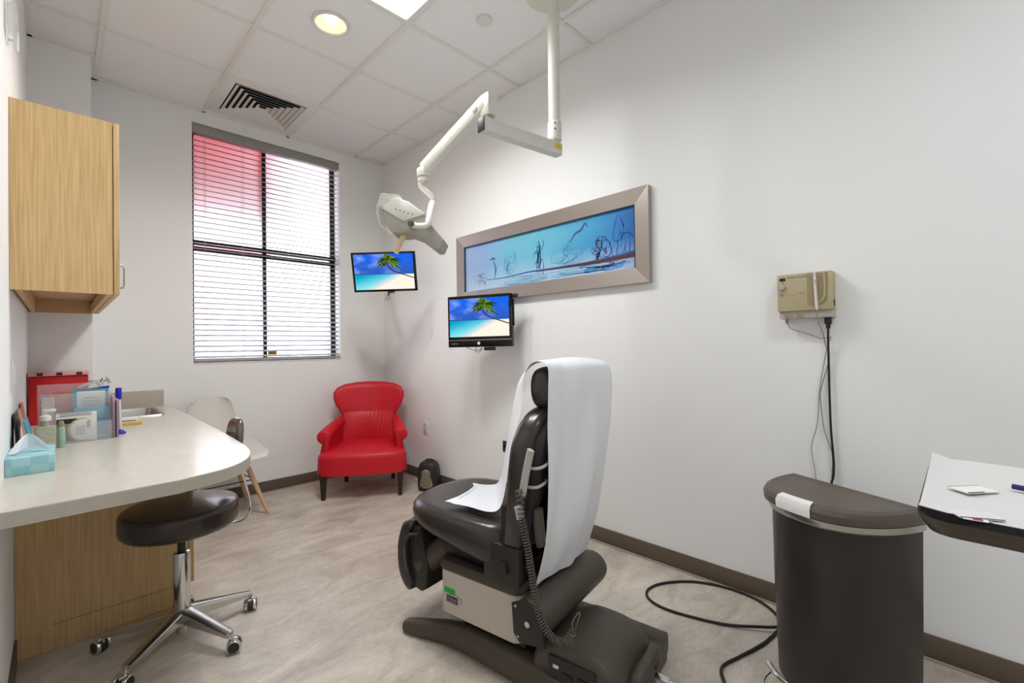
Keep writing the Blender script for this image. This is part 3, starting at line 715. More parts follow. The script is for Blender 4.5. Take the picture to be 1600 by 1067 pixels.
# lumbar cushion with gathers
def lum(u, v):
    x = (2*u-1); z = .35+.265*v; w = .212; yc = .50+.16*(z-.4)-.055
    bul = .03*math.sin(PI*min(1, max(0, v*.96+.02)))**.6*(1-abs(x)**4)
    g_ = .005*math.sin(x*38+2*math.sin(v*5))*math.exp(-(x/.6)**2)*math.sin(PI*v)
    return (w*x, yc-.008-bul-g_-.10*(w*x/.3)**2, z)
build(B().sheet(lum, 60, 14, .012), 'lumbar_cushion', RED, bk_, ang=80).parent = bk_
for o in [o for o in COL.objects if o.name.startswith('lumbar_cushion')]: o.location = Vector(o.location)-bk_.location
for s in (-1, 1):
    R = []
    for i in range(15):
        u = i/14; y = .48-.42*u; xi = (.195+.062*u); zt = .585-.055*u+.01*math.sin(PI*u); rr_ = .036+.018*u
        ring = [(xi, .22), (xi, .3), (xi+.002, zt-rr_*1.6)]
        for k in range(13):
            a = PI*1.0-k*(PI*1.45)/12; ring.append((xi+rr_*.75+rr_*math.cos(a), zt-rr_+rr_*math.sin(a)))
        ring += [(xi+.055, zt-rr_*2.0), (xi+.06+.01*u, .34), (xi+.06+.01*u, .22)]
        R.append([(s*x, y, z) for x, z in ring])
    # rounded front face
    last = R[-1]; cxm = sum(p[0] for p in last)/len(last); czm = sum(p[2] for p in last)/len(last)
    for sc, dy in ((.97, -.010), (.88, -.016), (.6, -.019)):
        R.append([(cxm+(x-cxm)*sc, y+dy, czm+(z-czm)*(sc*.5+.5 if sc > .8 else .8)) for x, y, z in last])
    ar = build(loft(R), 'armrest', RED, t, ang=60)
for x, y in ((-.29, -.01), (.29, -.01), (-.2, .47), (.2, .47)):
    build(B().rings([[(x+dx_*w, y+dy_*w, z) for dx_, dy_ in ((-1, -1), (1, -1), (1, 1), (-1, 1))] for w, z in ((.014, 0), (.025, .21))]), 'leg', DKWOOD, t, ang=30)

# ------------------------------------------------------------------ heater
t = thing('space_heater', 'small black ceramic space heater on the floor by the wall', 'heater', (2.165, 3.155, 0), math.radians(-56))
R = []
for z, a, b_ in ((.0, .075, .06), (.008, .082, .066), (.05, .088, .07), (.13, .088, .07), (.19, .08, .066), (.22, .066, .058), (.232, .05, .045), (.234, .02, .02)):
    R.append(sellipse(0, 0, a, b_, z, .55, 32))
body = build(loft(R), 'housing', BLK, t, ang=60)
def gr(u, v): 
    x = (2*u-1)*.056*(1-.8*abs(2*v-1)**8)**.5*(1-.12*v); z = .03+.15*v; return (x, -.0745+.008*(2*u-1)**2+.006*v**3, z)
gg = B().sheet(gr, 12, 14, .004)
build(gg, 'grille', mat('heater_grille', rgb(172, 162, 144), .55, .1, bump=.6, bscale=8, bstretch=(1, 1, 60)), t)
b = B()
for k in range(11): b.box(-.048, .048, -.0795, -.0755, .042+k*.0125, .045+k*.0125, 0, .001)
build(b, 'fins', mat('fin_grey', rgb(132, 124, 110), .5, .2), t)
build(B().box(-.015, .015, -.02, .005, .232, .24, 0, .003).tube([(-.05, .02, .225), (-.02, .02, .243), (.02, .02, .243), (.05, .02, .225)], .006, 8, smooth=4), 'handle', BLK, t)
build(B().cyl((-.045, -.03, .222), (-.045, -.03, .232), .012), 'knob', mat('dark_red', rgb(120, 30, 30), .4), t)

# ------------------------------------------------------------------ framed print
T_ = Matrix.Rotation(.004, 4, 'X')
t = thing('picture_frame', 'long brushed metal frame with a blue water splash print', 'picture', (RX, 2.045, 1.52))
fy0_, fy1_, fz0, fz1 = 1.203, 2.88, 1.522, 2.052
bw = .088
b = B()
def mitre(pts, x0=RX-.004, x1=RX-.034):
    # each side is a mitred bar with a soft inner slope
    b.rings([[(x0, *p) for p in pts], [(x1, *p) for p in pts]])
o_ = [(fy0_, fz0), (fy1_, fz0), (fy1_, fz1), (fy0_, fz1)]; i_ = [(fy0_+bw, fz0+bw), (fy1_-bw, fz0+bw), (fy1_-bw, fz1-bw), (fy0_+bw, fz1-bw)]
for k in range(4):
    a, c = o_[k], o_[(k+1) % 4]; d, e2 = i_[(k+1) % 4], i_[k]
    b.rings([[(RX-.002, *a), (RX-.002, *c), (RX-.002, *d), (RX-.002, *e2)], [(RX-.036, *a), (RX-.036, *c), (RX-.026, *d), (RX-.026, *e2)]])
build(b, 'frame', PEWTER, t, world=True, ang=20)
build(B().box(RX-.027, RX-.012, fy0_+bw-.001, fy0_+bw+.004, fz0+bw, fz1-bw).box(RX-.027, RX-.012, fy1_-bw-.004, fy1_-bw+.001, fz0+bw, fz1-bw)
      .box(RX-.027, RX-.012, fy0_+bw, fy1_-bw, fz1-bw-.004, fz1-bw+.001), 'inner_lip', mat('navy_lip', rgb(20, 50, 84), .5), t, world=True)
def art_mat():
    m = bpy.data.materials.new('print_gradient'); m.use_nodes = True; nt = m.node_tree; p = nt.nodes['Principled BSDF']; p.inputs['Roughness'].default_value = .35
    uv = nt.nodes.new('ShaderNodeUVMap'); uv.uv_map = 'UVMap'; s = nt.nodes.new('ShaderNodeSeparateXYZ'); nt.links.new(uv.outputs[0], s.inputs[0])
    n = nt.nodes.new('ShaderNodeTexNoise'); n.inputs['Scale'].default_value = 3; nt.links.new(uv.outputs[0], n.inputs['Vector'])
    ad = nt.nodes.new('ShaderNodeMath'); ad.operation = 'MULTIPLY_ADD'; ad.inputs[1].default_value = .18; nt.links.new(n.outputs[0], ad.inputs[0]); 
    sb = nt.nodes.new('ShaderNodeMath'); sb.operation = 'SUBTRACT'; sb.inputs[1].default_value = .09; nt.links.new(s.outputs[0], sb.inputs[0]); nt.links.new(sb.outputs[0], ad.inputs[2])
    r = nt.nodes.new('ShaderNodeValToRGB'); nt.links.new(ad.outputs[0], r.inputs[0]); e = r.color_ramp.elements
    e[0].position = 0; e[0].color = rgb(160, 182, 226); e[1].position = 1; e[1].color = rgb(14, 104, 186)
    for q, c in ((.14, (140, 178, 226)), (.32, (116, 190, 216)), (.6, (104, 186, 212)), (.8, (66, 158, 206))):
        k = e.new(q) if hasattr(e, 'new') else r.color_ramp.elements.new(q); k.color = rgb(*c)
    r2 = nt.nodes.new('ShaderNodeValToRGB'); nt.links.new(s.outputs[1], r2.inputs[0]); e = r2.color_ramp.elements
    e[0].position = .05; e[0].color = (.75, .75, .75, 1); e[1].position = .5; e[1].color = (0, 0, 0, 1)
    mx = nt.nodes.new('ShaderNodeMix'); mx.data_type = 'RGBA'; nt.links.new(r2.outputs[0], mx.inputs[0]); nt.links.new(r.outputs[0], mx.inputs[6])
    mx.inputs[7].default_value = rgb(190, 214, 236); nt.links.new(mx.outputs[2], p.inputs['Base Color']); return m
ya_, yb_ = fy1_-bw, fy0_+bw; za_, zb_ = fz0+bw, fz1-bw; xa = RX-.014
AW, AH = ya_-yb_, zb_-za_
b = B().quad([(xa, ya_, za_), (xa, yb_, za_), (xa, yb_, zb_), (xa, ya_, zb_)], 0)
def A_(u, v, d=.0006): return Vector((xa-d, ya_-u*AW, za_+v*AH))
def ribbon(pts, w, m, d=.0006):
    P = spline([A_(u, v, d) for u, v in pts], 5); n = len(P); L, Rr = [], []
    for i, p in enumerate(P):
        tt = (P[min(i+1, n-1)]-P[max(i-1, 0)]); tt = Vector((0, tt.y, tt.z)).normalized(); nn = Vector((0, -tt.z, tt.y))
        ww = (w(i/(n-1)) if callable(w) else w*math.sin(PI*(.08+.84*i/(n-1))))/2
        L.append(p+nn*ww); Rr.append(p-nn*ww)
    for i in range(n-1):
        vs = [b.bm.verts.new(q) for q in (L[i], L[i+1], Rr[i+1], Rr[i])]; f = b.bm.faces.new(vs); f.material_index = m
rnd = random.Random(3)
def gv(u): return .19-.0*u+.03*math.sin(u*9)
ribbon([(.17, .20), (.3, .19), (.45, .22), (.6, .21), (.75, .2), (.9, .22), (1, .25)], lambda t: .004+.028*t**1.6, 1, .0008)
ribbon([(.5, .205), (.65, .2), (.8, .195), (1, .215)], lambda t: .004+.02*t, 2, .001)
def curls(u0, v0, wu, hv, n, mi, s):
    for k in range(n):
        cu = u0+rnd.uniform(-wu, wu)*.7; cv = v0+rnd.uniform(0, hv)*.85; a = rnd.uniform(0, 6.28); r1 = rnd.uniform(.2, .6)*wu; r2 = rnd.uniform(.15, .4)*hv
        ribbon([(cu+r1*math.cos(a+j*.8), cv+r2*math.sin(a+j*.8)) for j in range(rnd.choice((4, 5, 6)))], rnd.uniform(.3, .9)*s, mi)
curls(.12, .12, .05, .25, 16, 4, .008); curls(.33, .25, .05, .42, 20, 3, .006); curls(.52, .25, .03, .5, 13, 1, .010); curls(.68, .25, .07, .38, 20, 3, .006)
curls(.84, .25, .05, .35, 16, 1, .010); curls(.94, .3, .05, .5, 22, 5, .008); curls(.85, .27, .03, .28, 8, 2, .01); curls(.6, .02, .35, .12, 18, 3, .005); curls(.85, .05, .12, .12, 16, 5, .008)
ribbon([(.225, .2), (.232, .4), (.215, .6)], .012, 1); ribbon([(.232, .3), (.25, .5)], .008, 3); ribbon([(.19, .6), (.215, .63), (.235, .6)], .014, 1)
ribbon([(.52, .25), (.51, .45), (.525, .65), (.515, .8)], .012, 1); ribbon([(.53, .55), (.545, .7), (.54, .8)], .008, 5)
ribbon([(.69, .62), (.72, .76), (.75, .8), (.77, .9), (.785, .82)], .016, 1); ribbon([(.60, .55), (.59, .35), (.64, .28), (.7, .3), (.77, .45), (.78, .6)], .007, 3)
ribbon([(.88, .4), (.9, .6), (.925, .92), (.95, .7), (.99, .5)], .009, 5)
INKB = mat('print_navy', rgb(54, 92, 156), .4); INKR = mat('print_russet', rgb(92, 48, 52), .4); INKM = mat('print_midblue', rgb(86, 158, 200), .4); INKV = mat('print_haze', rgb(146, 162, 200), .4); INKU = mat('print_blue', rgb(38, 112, 194), .4)
build(b, 'print', [art_mat(), INKB, INKR, INKM, INKV, INKU], t, world=True, flat=True)

# ------------------------------------------------------------------ monitors showing a beach
def beach_mat():
    m = bpy.data.materials.new('beach_screen'); m.use_nodes = True; nt = m.node_tree; nt.nodes.remove(nt.nodes['Principled BSDF'])
    N, Lk = nt.nodes.new, nt.links.new
    uv = N('ShaderNodeUVMap'); uv.uv_map = 'UVMap'; s = N('ShaderNodeSeparateXYZ'); Lk(uv.outputs[0], s.inputs[0])
    def math_(op, a, b=None, c=None):
        n = N('ShaderNodeMath'); n.operation = op
        for i, v in enumerate((a, b, c)):
            if v is None: continue
            if isinstance(v, (int, float)): n.inputs[i].default_value = v
            else: Lk(v, n.inputs[i])
        return n.outputs[0]
    def mix(f, a, b):
        n = N('ShaderNodeMix'); n.data_type = 'RGBA'
        for i, v in ((0, f), (6, a), (7, b)):
            if isinstance(v, tuple) or isinstance(v, float): n.inputs[i].default_value = v
            else: Lk(v, n.inputs[i])
        return n.outputs[2]
    def ss(x, a, b):
        n = N('ShaderNodeMapRange'); n.interpolation_type = 'SMOOTHSTEP'; Lk(x, n.inputs[0]); n.inputs[1].default_value = a; n.inputs[2].default_value = b; return n.outputs[0]
    U, V = s.outputs[0], s.outputs[1]
    no = N('ShaderNodeTexNoise'); no.inputs['Scale'].default_value = 3.2; no.inputs['Detail'].default_value = 5; Lk(uv.outputs[0], no.inputs['Vector'])
    sky = mix(ss(V, .4, 1.0), rgb(44, 88, 180), rgb(20, 96, 226))
    cl = math_('MULTIPLY', ss(no.outputs[0], .42, .68), ss(U, 1.1, .0))
    sky = mix(math_('MULTIPLY', cl, .75), sky, rgb(150, 176, 236))
    sea = mix(ss(math_('SUBTRACT', V, math_('MULTIPLY', U, .45)), -.1, .35), rgb(130, 220, 222), rgb(0, 160, 196))
    line = math_('MULTIPLY_ADD', U, .85, -.2)
    dd = math_('SUBTRACT', line, V)
    shore = mix(ss(dd, -.12, .03), sea, rgb(196, 208, 214))
    land = mix(ss(dd, .0, .12), shore, rgb(238, 230, 214))
    isl = math_('MULTIPLY', ss(U, .3, .05), math_('MULTIPLY', ss(V, .42, .43), ss(V, .47, .45)))
    c = mix(ss(V, .42, .43), land, sky)
    c = mix(isl, c, rgb(50, 70, 120))
    e = N('ShaderNodeEmission'); e.inputs[1].default_value = 1.0; Lk(c, e.inputs[0]); Lk(e.outputs[0], nt.nodes['Material Output'].inputs[0]); return m
BEACH = beach_mat(); PG = emit('screen_palm_green', rgb(96, 140, 40), .9); PDK = emit('screen_palm_dark', rgb(40, 62, 24), .9); PTR = emit('screen_trunk', rgb(60, 52, 58), .9); PYE = emit('screen_palm_yellow', rgb(196, 150, 40), .9)
def screen(T, w, h):
    """a lit screen of w x h in the local xy plane of T"""
    b = B().quad([T @ Vector(p) for p in ((0, 0, 0), (w, 0, 0), (w, h, 0), (0, h, 0))])
    def P(u, v, d): return T @ Vector((u*w, v*h, d))
    def strip(pts, wd, m, d=.0006):
        Q = spline([Vector((u*w, v*h, 0)) for u, v in pts], 5); n = len(Q)
        for i in range(n-1):
            def off(j):
                tt = (Q[min(j+1, n-1)]-Q[max(j-1, 0)]).normalized(); nn = Vector((-tt.y, tt.x, 0)); ww = wd(j/(n-1))*w/2
                a, c_ = Q[j]+nn*ww, Q[j]-nn*ww
                cl = lambda p: T @ Vector((min(max(p.x, 0), w), min(max(p.y, 0), h), d))
                return cl(a), cl(c_)
            a1, c1 = off(i); a2, c2 = off(i+1)
            f = b.bm.faces.new([b.bm.verts.new(q) for q in (a1, a2, c2, c1)]); f.material_index = m
    strip([(.575, .68), (.6, .6), (.66, .52), (.78, .44), (1.0, .31)], lambda t: .022-.006*t, 3, .0008)
    rn = random.Random(5)
    for k in range(80):
        a = rn.uniform(-.5, 3.65); L = rn.uniform(.08, .27); m = rn.choice((1, 1, 2, 2, 2, 4))
        cx, cy = .57+rn.uniform(-.03, .03), .74+rn.uniform(-.03, .05); dx, dy = math.cos(a)*L*.9, math.sin(a)*L*1.5
        strip([(cx, cy), (cx+dx*.5, cy+dy*.55+.03), (cx+dx, cy+dy*.8-.07)], lambda t: .022*math.sin(PI*(.1+.85*t)), m, .001+.0002*(k % 5))
    return b
SCM = [BEACH, PG, PDK, PTR, PYE]
# upper monitor, tilted down, in the corner
tl, tr = Vector((1.618, 3.403, 1.927)), Vector((1.977, 3.044, 1.936)); br, bl_ = Vector((2.022, 3.093, 1.638)), Vector((1.679, 3.445, 1.618))
xv = (tr-tl).normalized(); yv = ((tl+tr)/2-(bl_+br)/2); T = frame((bl_+br)/2, xv, yv); Wm = .505; Hm = yv.length
t = thing('monitor', 'slim monitor showing a palm beach, hung high in the corner', 'monitor', tuple((tl+tr+br+bl_)/4))
build(B().box(-Wm/2, Wm/2, 0, Hm, -.03, 0, 0, .004, 2, T), 'housing', GLOSS, t, world=True)
Ts = T @ Matrix.Translation((-Wm/2+.018, .018, .0012))
build(screen(Ts, Wm-.036, Hm-.034), 'screen', SCM, t, world=True, flat=True)
b = B().box(-.04, .04, Hm/2-.04, Hm/2+.04, -.05, -.03, 0, .003, 2, T)
cB = T @ Vector((0, Hm/2, -.05)); b.bar(cB, (RX-.05, DY-.16, cB.z-.02), .035, .04, 0, .004); b.bar((RX-.06, DY-.16, cB.z-.02), (RX-.008, DY-.16, cB.z-.02), .035, .04); b.box(RX-.012, RX, DY-.21, DY-.11, cB.z-.08, cB.z+.04, 0, .003)
build(b, 'wall_arm', BLK, t, world=True)
q = T @ Vector((.02, 0, -.015))
build(B().cyl(q, q-Vector((.01, .01, .03)), .007).tube([q-Vector((.01, .01, .03)), q-Vector((.03, 0, .055)), q-Vector((.015, 0, .07)), q-Vector((0, 0, .05)), q-Vector((.005, 0, .03))], .0022, 6, smooth=4), 'cable', CABLE, t, world=True)
# all-in-one computer
tl, tr = Vector((1.955, 2.599, 1.535)), Vector((2.14, 2.145, 1.54)); bl_, br = Vector((1.957, 2.597, 1.176)), Vector((2.143, 2.142, 1.179))
xv = (tr-tl).normalized(); T = frame((bl_+br)/2, xv, (0, 0, 1)); Wm = (tr-tl).length; Hm = .36
t = thing('all_in_one_computer', 'thick black all-in-one computer showing a palm beach, below the picture', 'computer', tuple((bl_+br)/2))
build(B().box(-Wm/2, Wm/2, 0, Hm, -.045, 0, 0, .005, 2, T), 'housing', GLOSS, t, world=True)
build(screen(T @ Matrix.Translation((-Wm/2+.016, .072, .0012)), Wm-.032, Hm-.094), 'screen', SCM, t, world=True, flat=True)
build(B().box(-Wm/2+.002, Wm/2-.002, .047, .051, -.001, .0015, 0, 0, 1, T), 'chin_line', STEEL, t, world=True)
o = build(B().cyl(T @ Vector((-.002, .026, 0)), T @ Vector((-.002, .026, .0015)), .011), 'logo', WHITE, t, world=True); o['label'] = 'round white logo'
build(B().text('TouchSmart', .011, T @ Matrix.Translation((-Wm/2+.05, .024, .0008))), 'lettering', LGREY, t, world=True)
b = B().box(-.05, .05, Hm/2-.05, Hm/2+.05, -.07, -.045, 0, .003, 2, T); q = T @ Vector((0, Hm/2, -.07)); b.bar(q, (RX-.012, q.y-.02, q.z), .04, .05, 0, .003); b.box(RX-.014, RX, q.y-.09, q.y+.05, q.z-.08, q.z+.08, 0, .003)
build(b, 'wall_arm', BLK, t, world=True)
build(B().box(Wm/2-.001, Wm/2+.007, .14, .32, -.042, -.03, 0, .002, 2, T).box(Wm/2-.0, Wm/2+.035, Hm-.03, Hm-.005, -.045, -.02, 0, .004, 2, T), 'side_ports', BLK, t, world=True)
build(B().box(.03, .11, -.025, -.001, -.035, -.01, 0, .003, 2, T), 'receiver', BLK, t, world=True)
build(B().tube([T @ Vector(p) for p in ((-.11, 0, -.02), (-.06, -.018, -.01), (-.01, -.022, -.01), (.015, -.008, -.015), (.0, -.03, -.01), (-.03, -.032, -.01), (-.035, 0, -.02))], .002, 6, smooth=5), 'cable', CABLE, t, world=True)

# ------------------------------------------------------------------ ceiling-hung exam light
t = thing('exam_light', 'white articulated exam light hanging from a ceiling pole', 'exam light', (1.795, 1.467, H))
px, py = 1.795, 1.467
build(B().lathe([(.03, -.02), (.13, -.016), (.145, -.01), (.145, -.003)], (px, py, H), n=40), 'canopy', LAMPW, t, world=True)
build(B().cyl((px, py, 2.27), (px, py, H-.01), .0305, n=32), 'pole', LAMPW, t, world=True)
cl_ = build(B().lathe([(.03, 2.225), (.036, 2.23), (.036, 2.315), (.033, 2.32), (.0305, 2.321)], (px, py, 0), n=32).cyl((px, py, 2.215), (px, py, 2.24), .022), 'collar', LAMPW, t, world=True)
dirc = Vector((-.7, -.7, 0)).normalized()
for zz in (2.305, 2.275):
    sc_ = B()
    p = Vector((px, py, zz))+Vector((-.72, -.69, 0)).normalized()*.0355; sc_.cyl(p, p+Vector((-.002, -.002, 0)), .004, n=10); q_ = build(sc_, 'screw', BLK, cl_, world=True)
a1, a2 = Vector((1.825, 1.462, 2.185)), Vector((1.349, 1.526, 2.185))
arm = build(B().bar(a1, a2, .05, .064, 0, .006), 'extension_arm', LAMPW, t, world=True)
dd = (a2-a1).normalized()
build(B().bar(a2-dd*.001, a2+dd*.004, .05, .064, 0, .001), 'end_cap', BLK, arm, world=True)
nn = Vector((dd.y, -dd.x, 0)); nn = nn if nn.dot(Vector((-1, -1, 0))) > 0 else -nn
o = build(B().bar(a1+dd*.005+nn*.0256+Vector((0, 0, .008)), a1+dd*.05+nn*.0256+Vector((0, 0, .008)), .001, .026), 'sticker', YSTK, arm, world=True)
kn = B(); kx, ky = 1.392, 1.522
kn.cyl((kx, ky, 2.215), (kx, ky, 2.235), .024, m=1).box(kx-.03, kx+.03, ky-.03, ky+.03, 2.235, 2.33, 0, .006)
build(kn, 'knuckle', [LAMPW, LAMPG], t, world=True)
s0, s1 = Vector((1.385, 1.53, 2.30)), Vector((1.318, 1.935, 2.085))
arm2 = build(B().bar(s0, s1, .05, .062, 0, .008), 'spring_arm', LAMPW, t, world=True)
d2 = (s1-s0).normalized(); nn2 = Vector((-d2.y, d2.x, 0)).normalized(); nn2 = nn2 if nn2.dot(Vector((-1, -.2, 0))) > 0 else -nn2
mid = s0.lerp(s1, .52)+nn2*.0253
build(B().text('LUXO', .042, frame(mid, -d2 if d2.dot(right) < 0 else d2, d2.cross(nn2) if d2.cross(nn2).z > 0 else nn2.cross(d2))), 'lettering', mat('emboss_white', rgb(240, 238, 232), .3), arm2, world=True)
pv = s0.lerp(s1, .12)
build(B().cyl(pv-nn2*.03, pv+nn2*.032, .014, bev=.002), 'pivot_bolt', LAMPW, arm2, world=True)
jt = Vector((1.316, 1.937, 2.06))
build(B().cyl(jt+Vector((0, 0, .03)), jt-Vector((0, 0, .012)), .034, bev=.004).cyl(jt-Vector((0, 0, .014)), jt-Vector((0, 0, .035)), .030, bev=.003), 'swivel', LAMPW, t, world=True)
# yoke: one stem that forks over the head; view-aligned axes of the head
e1 = Vector((.707, -.707, 0)); e2 = Vector((0, 0, 1)); e3 = Vector((.707, .707, 0))
hc = Vector((1.286, 1.967, 1.784))      # pivot
def hp(u, v, w=0): return hc+e1*u+e2*v+e3*w
yk = B()
yk.tube([jt-Vector((0, 0, .03)), hp(.03, .22, 0), hp(.085, .165, 0), hp(.088, .13, 0)], .021, 12, smooth=4, flat=(1, .7))
yk.tube([hp(.088, .14, 0), hp(.088, .10, -.05), hp(.083, .03, -.085), hp(.075, -.005, -.095), hp(.03, -.01, -.097), hp(-.005, .0, -.097)], .016, 12, smooth=5, flat=(1, .8))
yk.tube([hp(.086, .14, 0), hp(.06, .09, .05), hp(.05, .04, .085), hp(.03, .0, .095), hp(.0, .0, .097)], .014, 12, smooth=5, flat=(1, .8))
build(yk, 'yoke', LAMPW, t, world=True, ang=80)
Th = frame(hp(0, 0, .075), e1, e2)
prof_h = [(-.155, .10), (-.05, .105), (.0, .07), (.06, .04), (.155, -.075), (.135, -.118), (.11, -.118), (.03, -.055), (-.02, -.036), (-.055, -.04), (-.10, -.036), (-.14, .02)]
head = build(B().prism(prof_h, Th, .15, 0, .008, 3), 'head', LAMPG, t, world=True)
cov = [(-.165, .105), (-.075, .148), (.055, .075), (.05, .06), (-.03, .035), (-.045, .04)]
build(B().prism([(-.150, .085), (-.09, .140), (-.02, .118), (.058, .058), (.04, .046), (-.045, .02)], Th @ Matrix.Translation((0, 0, -.004)), .158, 0, .005, 2), 'top_cover', LAMPW, head, world=True)
v_ = B()
for k in range(5): v_.box(-.085+k*.02, -.075+k*.02, .075-k*.006, .082-k*.006, .15, .1545, 0, 0, 1, Th)
build(v_, 'vent_slots', LAMPG, head, world=True)
sh = [(-.15, .155), (-.168, .10), (-.175, .07), (-.16, .0), (-.10, -.045), (-.095, -.042), (-.154, .003), (-.168, .07), (-.162, .1), (-.145, .15), (-.06, .14), (-.06, .146)]
build(B().prism(sh, Th @ Matrix.Translation((0, 0, -.02)), .19, 0, .0008, 1), 'face_shield', CLEAR, t, world=True)
KNB = mat('knob_brown', rgb(104, 94, 84), .5)
for w0, w1 in ((-.12, -.076), (.076, .115)): build(B().cyl(hp(0, 0, w0), hp(0, 0, w1), .016, bev=.003), 'pivot_knob', KNB, t, world=True)
build(B().tube([hp(-.055, -.03, -.02), hp(-.075, -.07, -.02), hp(-.095, -.115, -.02), hp(-.1, -.125, -.02)], .019, 12, smooth=3, flat=(1, .7)), 'handle', CREAM, t, world=True)

# ------------------------------------------------------------------ exam chair (local frame: x to the right wall, y forward)
EX = thing('exam_chair', 'black powered exam chair with off-white side cover, headrest papered', 'exam chair', (1.51*.988-1.05*.156, 1.51*.156+1.05*.988, 0), math.atan2(.156, .988))
def L(n, s, z): return (n-1.51, s-1.05, z)
# base skid with two toes in front and a wide rear
b = B()
for sx_ in (-1, 1):
    path = [(.195, -.50, .05), (.195, -.3, .05), (.19, -.05, .052), (.185, .12, .05), (.195, .24, .044), (.215, .33, .036), (.232, .40, .030), (.24, .435, .026), (.242, .452, .02)]
    wd = [(.045, .048), (.05, .05), (.05, .05), (.046, .048), (.038, .042), (.034, .035), (.030, .029), (.022, .024), (.006, .01)]
    PA = spline([Vector(p) for p in path], 4); WD = spline([Vector((a, c, 0)) for a, c in wd], 4); R = []
    for p, w_ in zip(PA, WD):
        ring = []
        for k in range(20):
            a = 2*PI*k/20; c_, q_ = math.cos(a), math.sin(a)
            ring.append((sx_*(p.x+w_.x*math.copysign(abs(c_)**.75, c_)), p.y, max(.0, p.z+w_.y*math.copysign(abs(q_)**.8, q_))))
        R.append(ring)
    b.rings(R)
b.box(-.2, .2, -.51, .16, 0, .085, 0, .012, 3)
b.prism([(-.19, 0)]+[(-.19+.19*(1-math.cos(a)), .16+.06*math.sin(a)) for a in [PI*k/8 for k in range(9)]]+[(.19, 0)], None, .07, 0, .01)
build(b, 'base', CHAIRPL, EX, ang=60)
# motor hump: half cylinder across the rear
b = B(); R = []
def hump_ring(x, k, zt):
    o = []
    for i in range(17):
        a = PI*i/16; o.append((x, -.335+.165*k*math.copysign(abs(math.cos(a))**.8, math.cos(a)), .06+(zt-.06)*max(0, math.sin(a))**.75))
    return o
for x, k, zt in ((-.215, .2, .10), (-.222, .85, .185), (-.215, .95, .2), (-.2, 1, .208), (.03, 1, .208), (.07, .98, .2), (.1, .92, .18), (.12, .75, .14), (.125, .3, .08)): R.append(hump_ring(x, k, zt))
b.rings(R); hump = build(b, 'motor_cover', CHAIRPL, EX, ang=70)
build(B().box(-.229, -.221, -.42, -.25, .085, .165, 0, .003).box(-.232, -.228, -.40, -.36, .11, .13, 1, .002).box(-.232, -.228, -.34, -.30, .11, .125, 1, .002).box(-.232, -.228, -.29, -.27, .13, .14, 2, .001), 'switch_panel', [BLK, GLOSS, WHITE], hump).location -= Vector((hump.location))
# rear bumper bracket
b = B(); b.tube([(-.14, -.50, .06), (-.12, -.515, .13), (-.02, -.52, .14), (.05, -.51, .13), (.06, -.5, .06)], .022, 12, smooth=4, flat=(1, .7)); build(b, 'rear_bracket', CHAIRPL, EX, ang=70)
build(B().cyl((-.0, -.53, .075), (-.0, -.575, .07), .012).cyl((-.0, -.575, .07), (-.0, -.60, .07), .006), 'leveling_screw', CHROME, EX)
# lift column and cover
build(B().box(-.15, .15, -.1, .2, .07, .15, 0, .01).box(-.19, .19, -.13, .26, .11, .13, 0, .004), 'lift', BLK, EX)
cv = B()
def rrect(x0, x1, y0, y1, r, z): return rr(x0, x1, y0, y1, r, z, 5)
cv.rings([rrect(-.205, .205, -.118, .272, .035, .126), rrect(-.21, .21, -.123, .277, .04, .130), rrect(-.21, .21, -.123, .277, .04, .302), rrect(-.20, .20, -.113, .267, .035, .306)])
cover = build(cv, 'side_cover', BOXW, EX, ang=40)
tc_ = B().rings([rrect(-.214, .214, -.127, .281, .042, .300), rrect(-.216, .216, -.129, .283, .044, .318), rrect(-.208, .208, -.121, .275, .04, .334), rrect(-.18, .18, -.095, .25, .03, .338), rrect(-.16, .16, -.08, .23, .03, .330)])
build(tc_, 'cover_top', CHAIRPL, EX, ang=50)
def child_local(o, par): o.location = Vector(o.location)-Vector(par.location); return o
o = child_local(build(B().box(-.2115, -.210, L(0, 1.235, 0)[1], L(0, 1.292, 0)[1], .212, .232), 'sticker', GREEN, cover), cover); o['label'] = 'bright green sticker'
pl_ = B(); yy0, yy1 = L(0, 1.200, 0)[1], L(0, 1.285, 0)[1]; zc = .193
pl_.prism([((yy0+yy1)/2+(yy1-yy0)/2*math.copysign(abs(math.cos(a))**.8, math.cos(a)), zc+.019*math.copysign(abs(math.sin(a))**.8, math.sin(a))) for a in [i*2*PI/24 for i in range(24)]], frame((-.2105, 0, 0), (0, 1, 0), (0, 0, 1)) @ Matrix.Translation((0, 0, -.004)), .004, 0)
pl_.box(-.2155, -.2144, yy0+.018, yy1-.01, zc-.012, zc+.013, 1)
pl_.text('Midmark', .0135, frame((-.2157, (yy0+yy1)/2+.003, zc+.003), (0, -1, 0), (0, 0, 1)), 2)
pl_.box(-.2160, -.2155, yy0+.022, yy1-.014, zc-.007, zc-.0055, 2)
o = child_local(build(pl_, 'name_plate', [LGREY, GLOSS, LGREY], cover), cover)
# seat frame below cushion
build(B().box(-.17, .17, -.12, .3, .336, .40, 0, .012).box(-.235, -.2, -.14, .02, .34, .48, 0, .008).box(.2, .235, -.14, .02, .34, .48, 0, .008), 'seat_frame', BLK, EX)
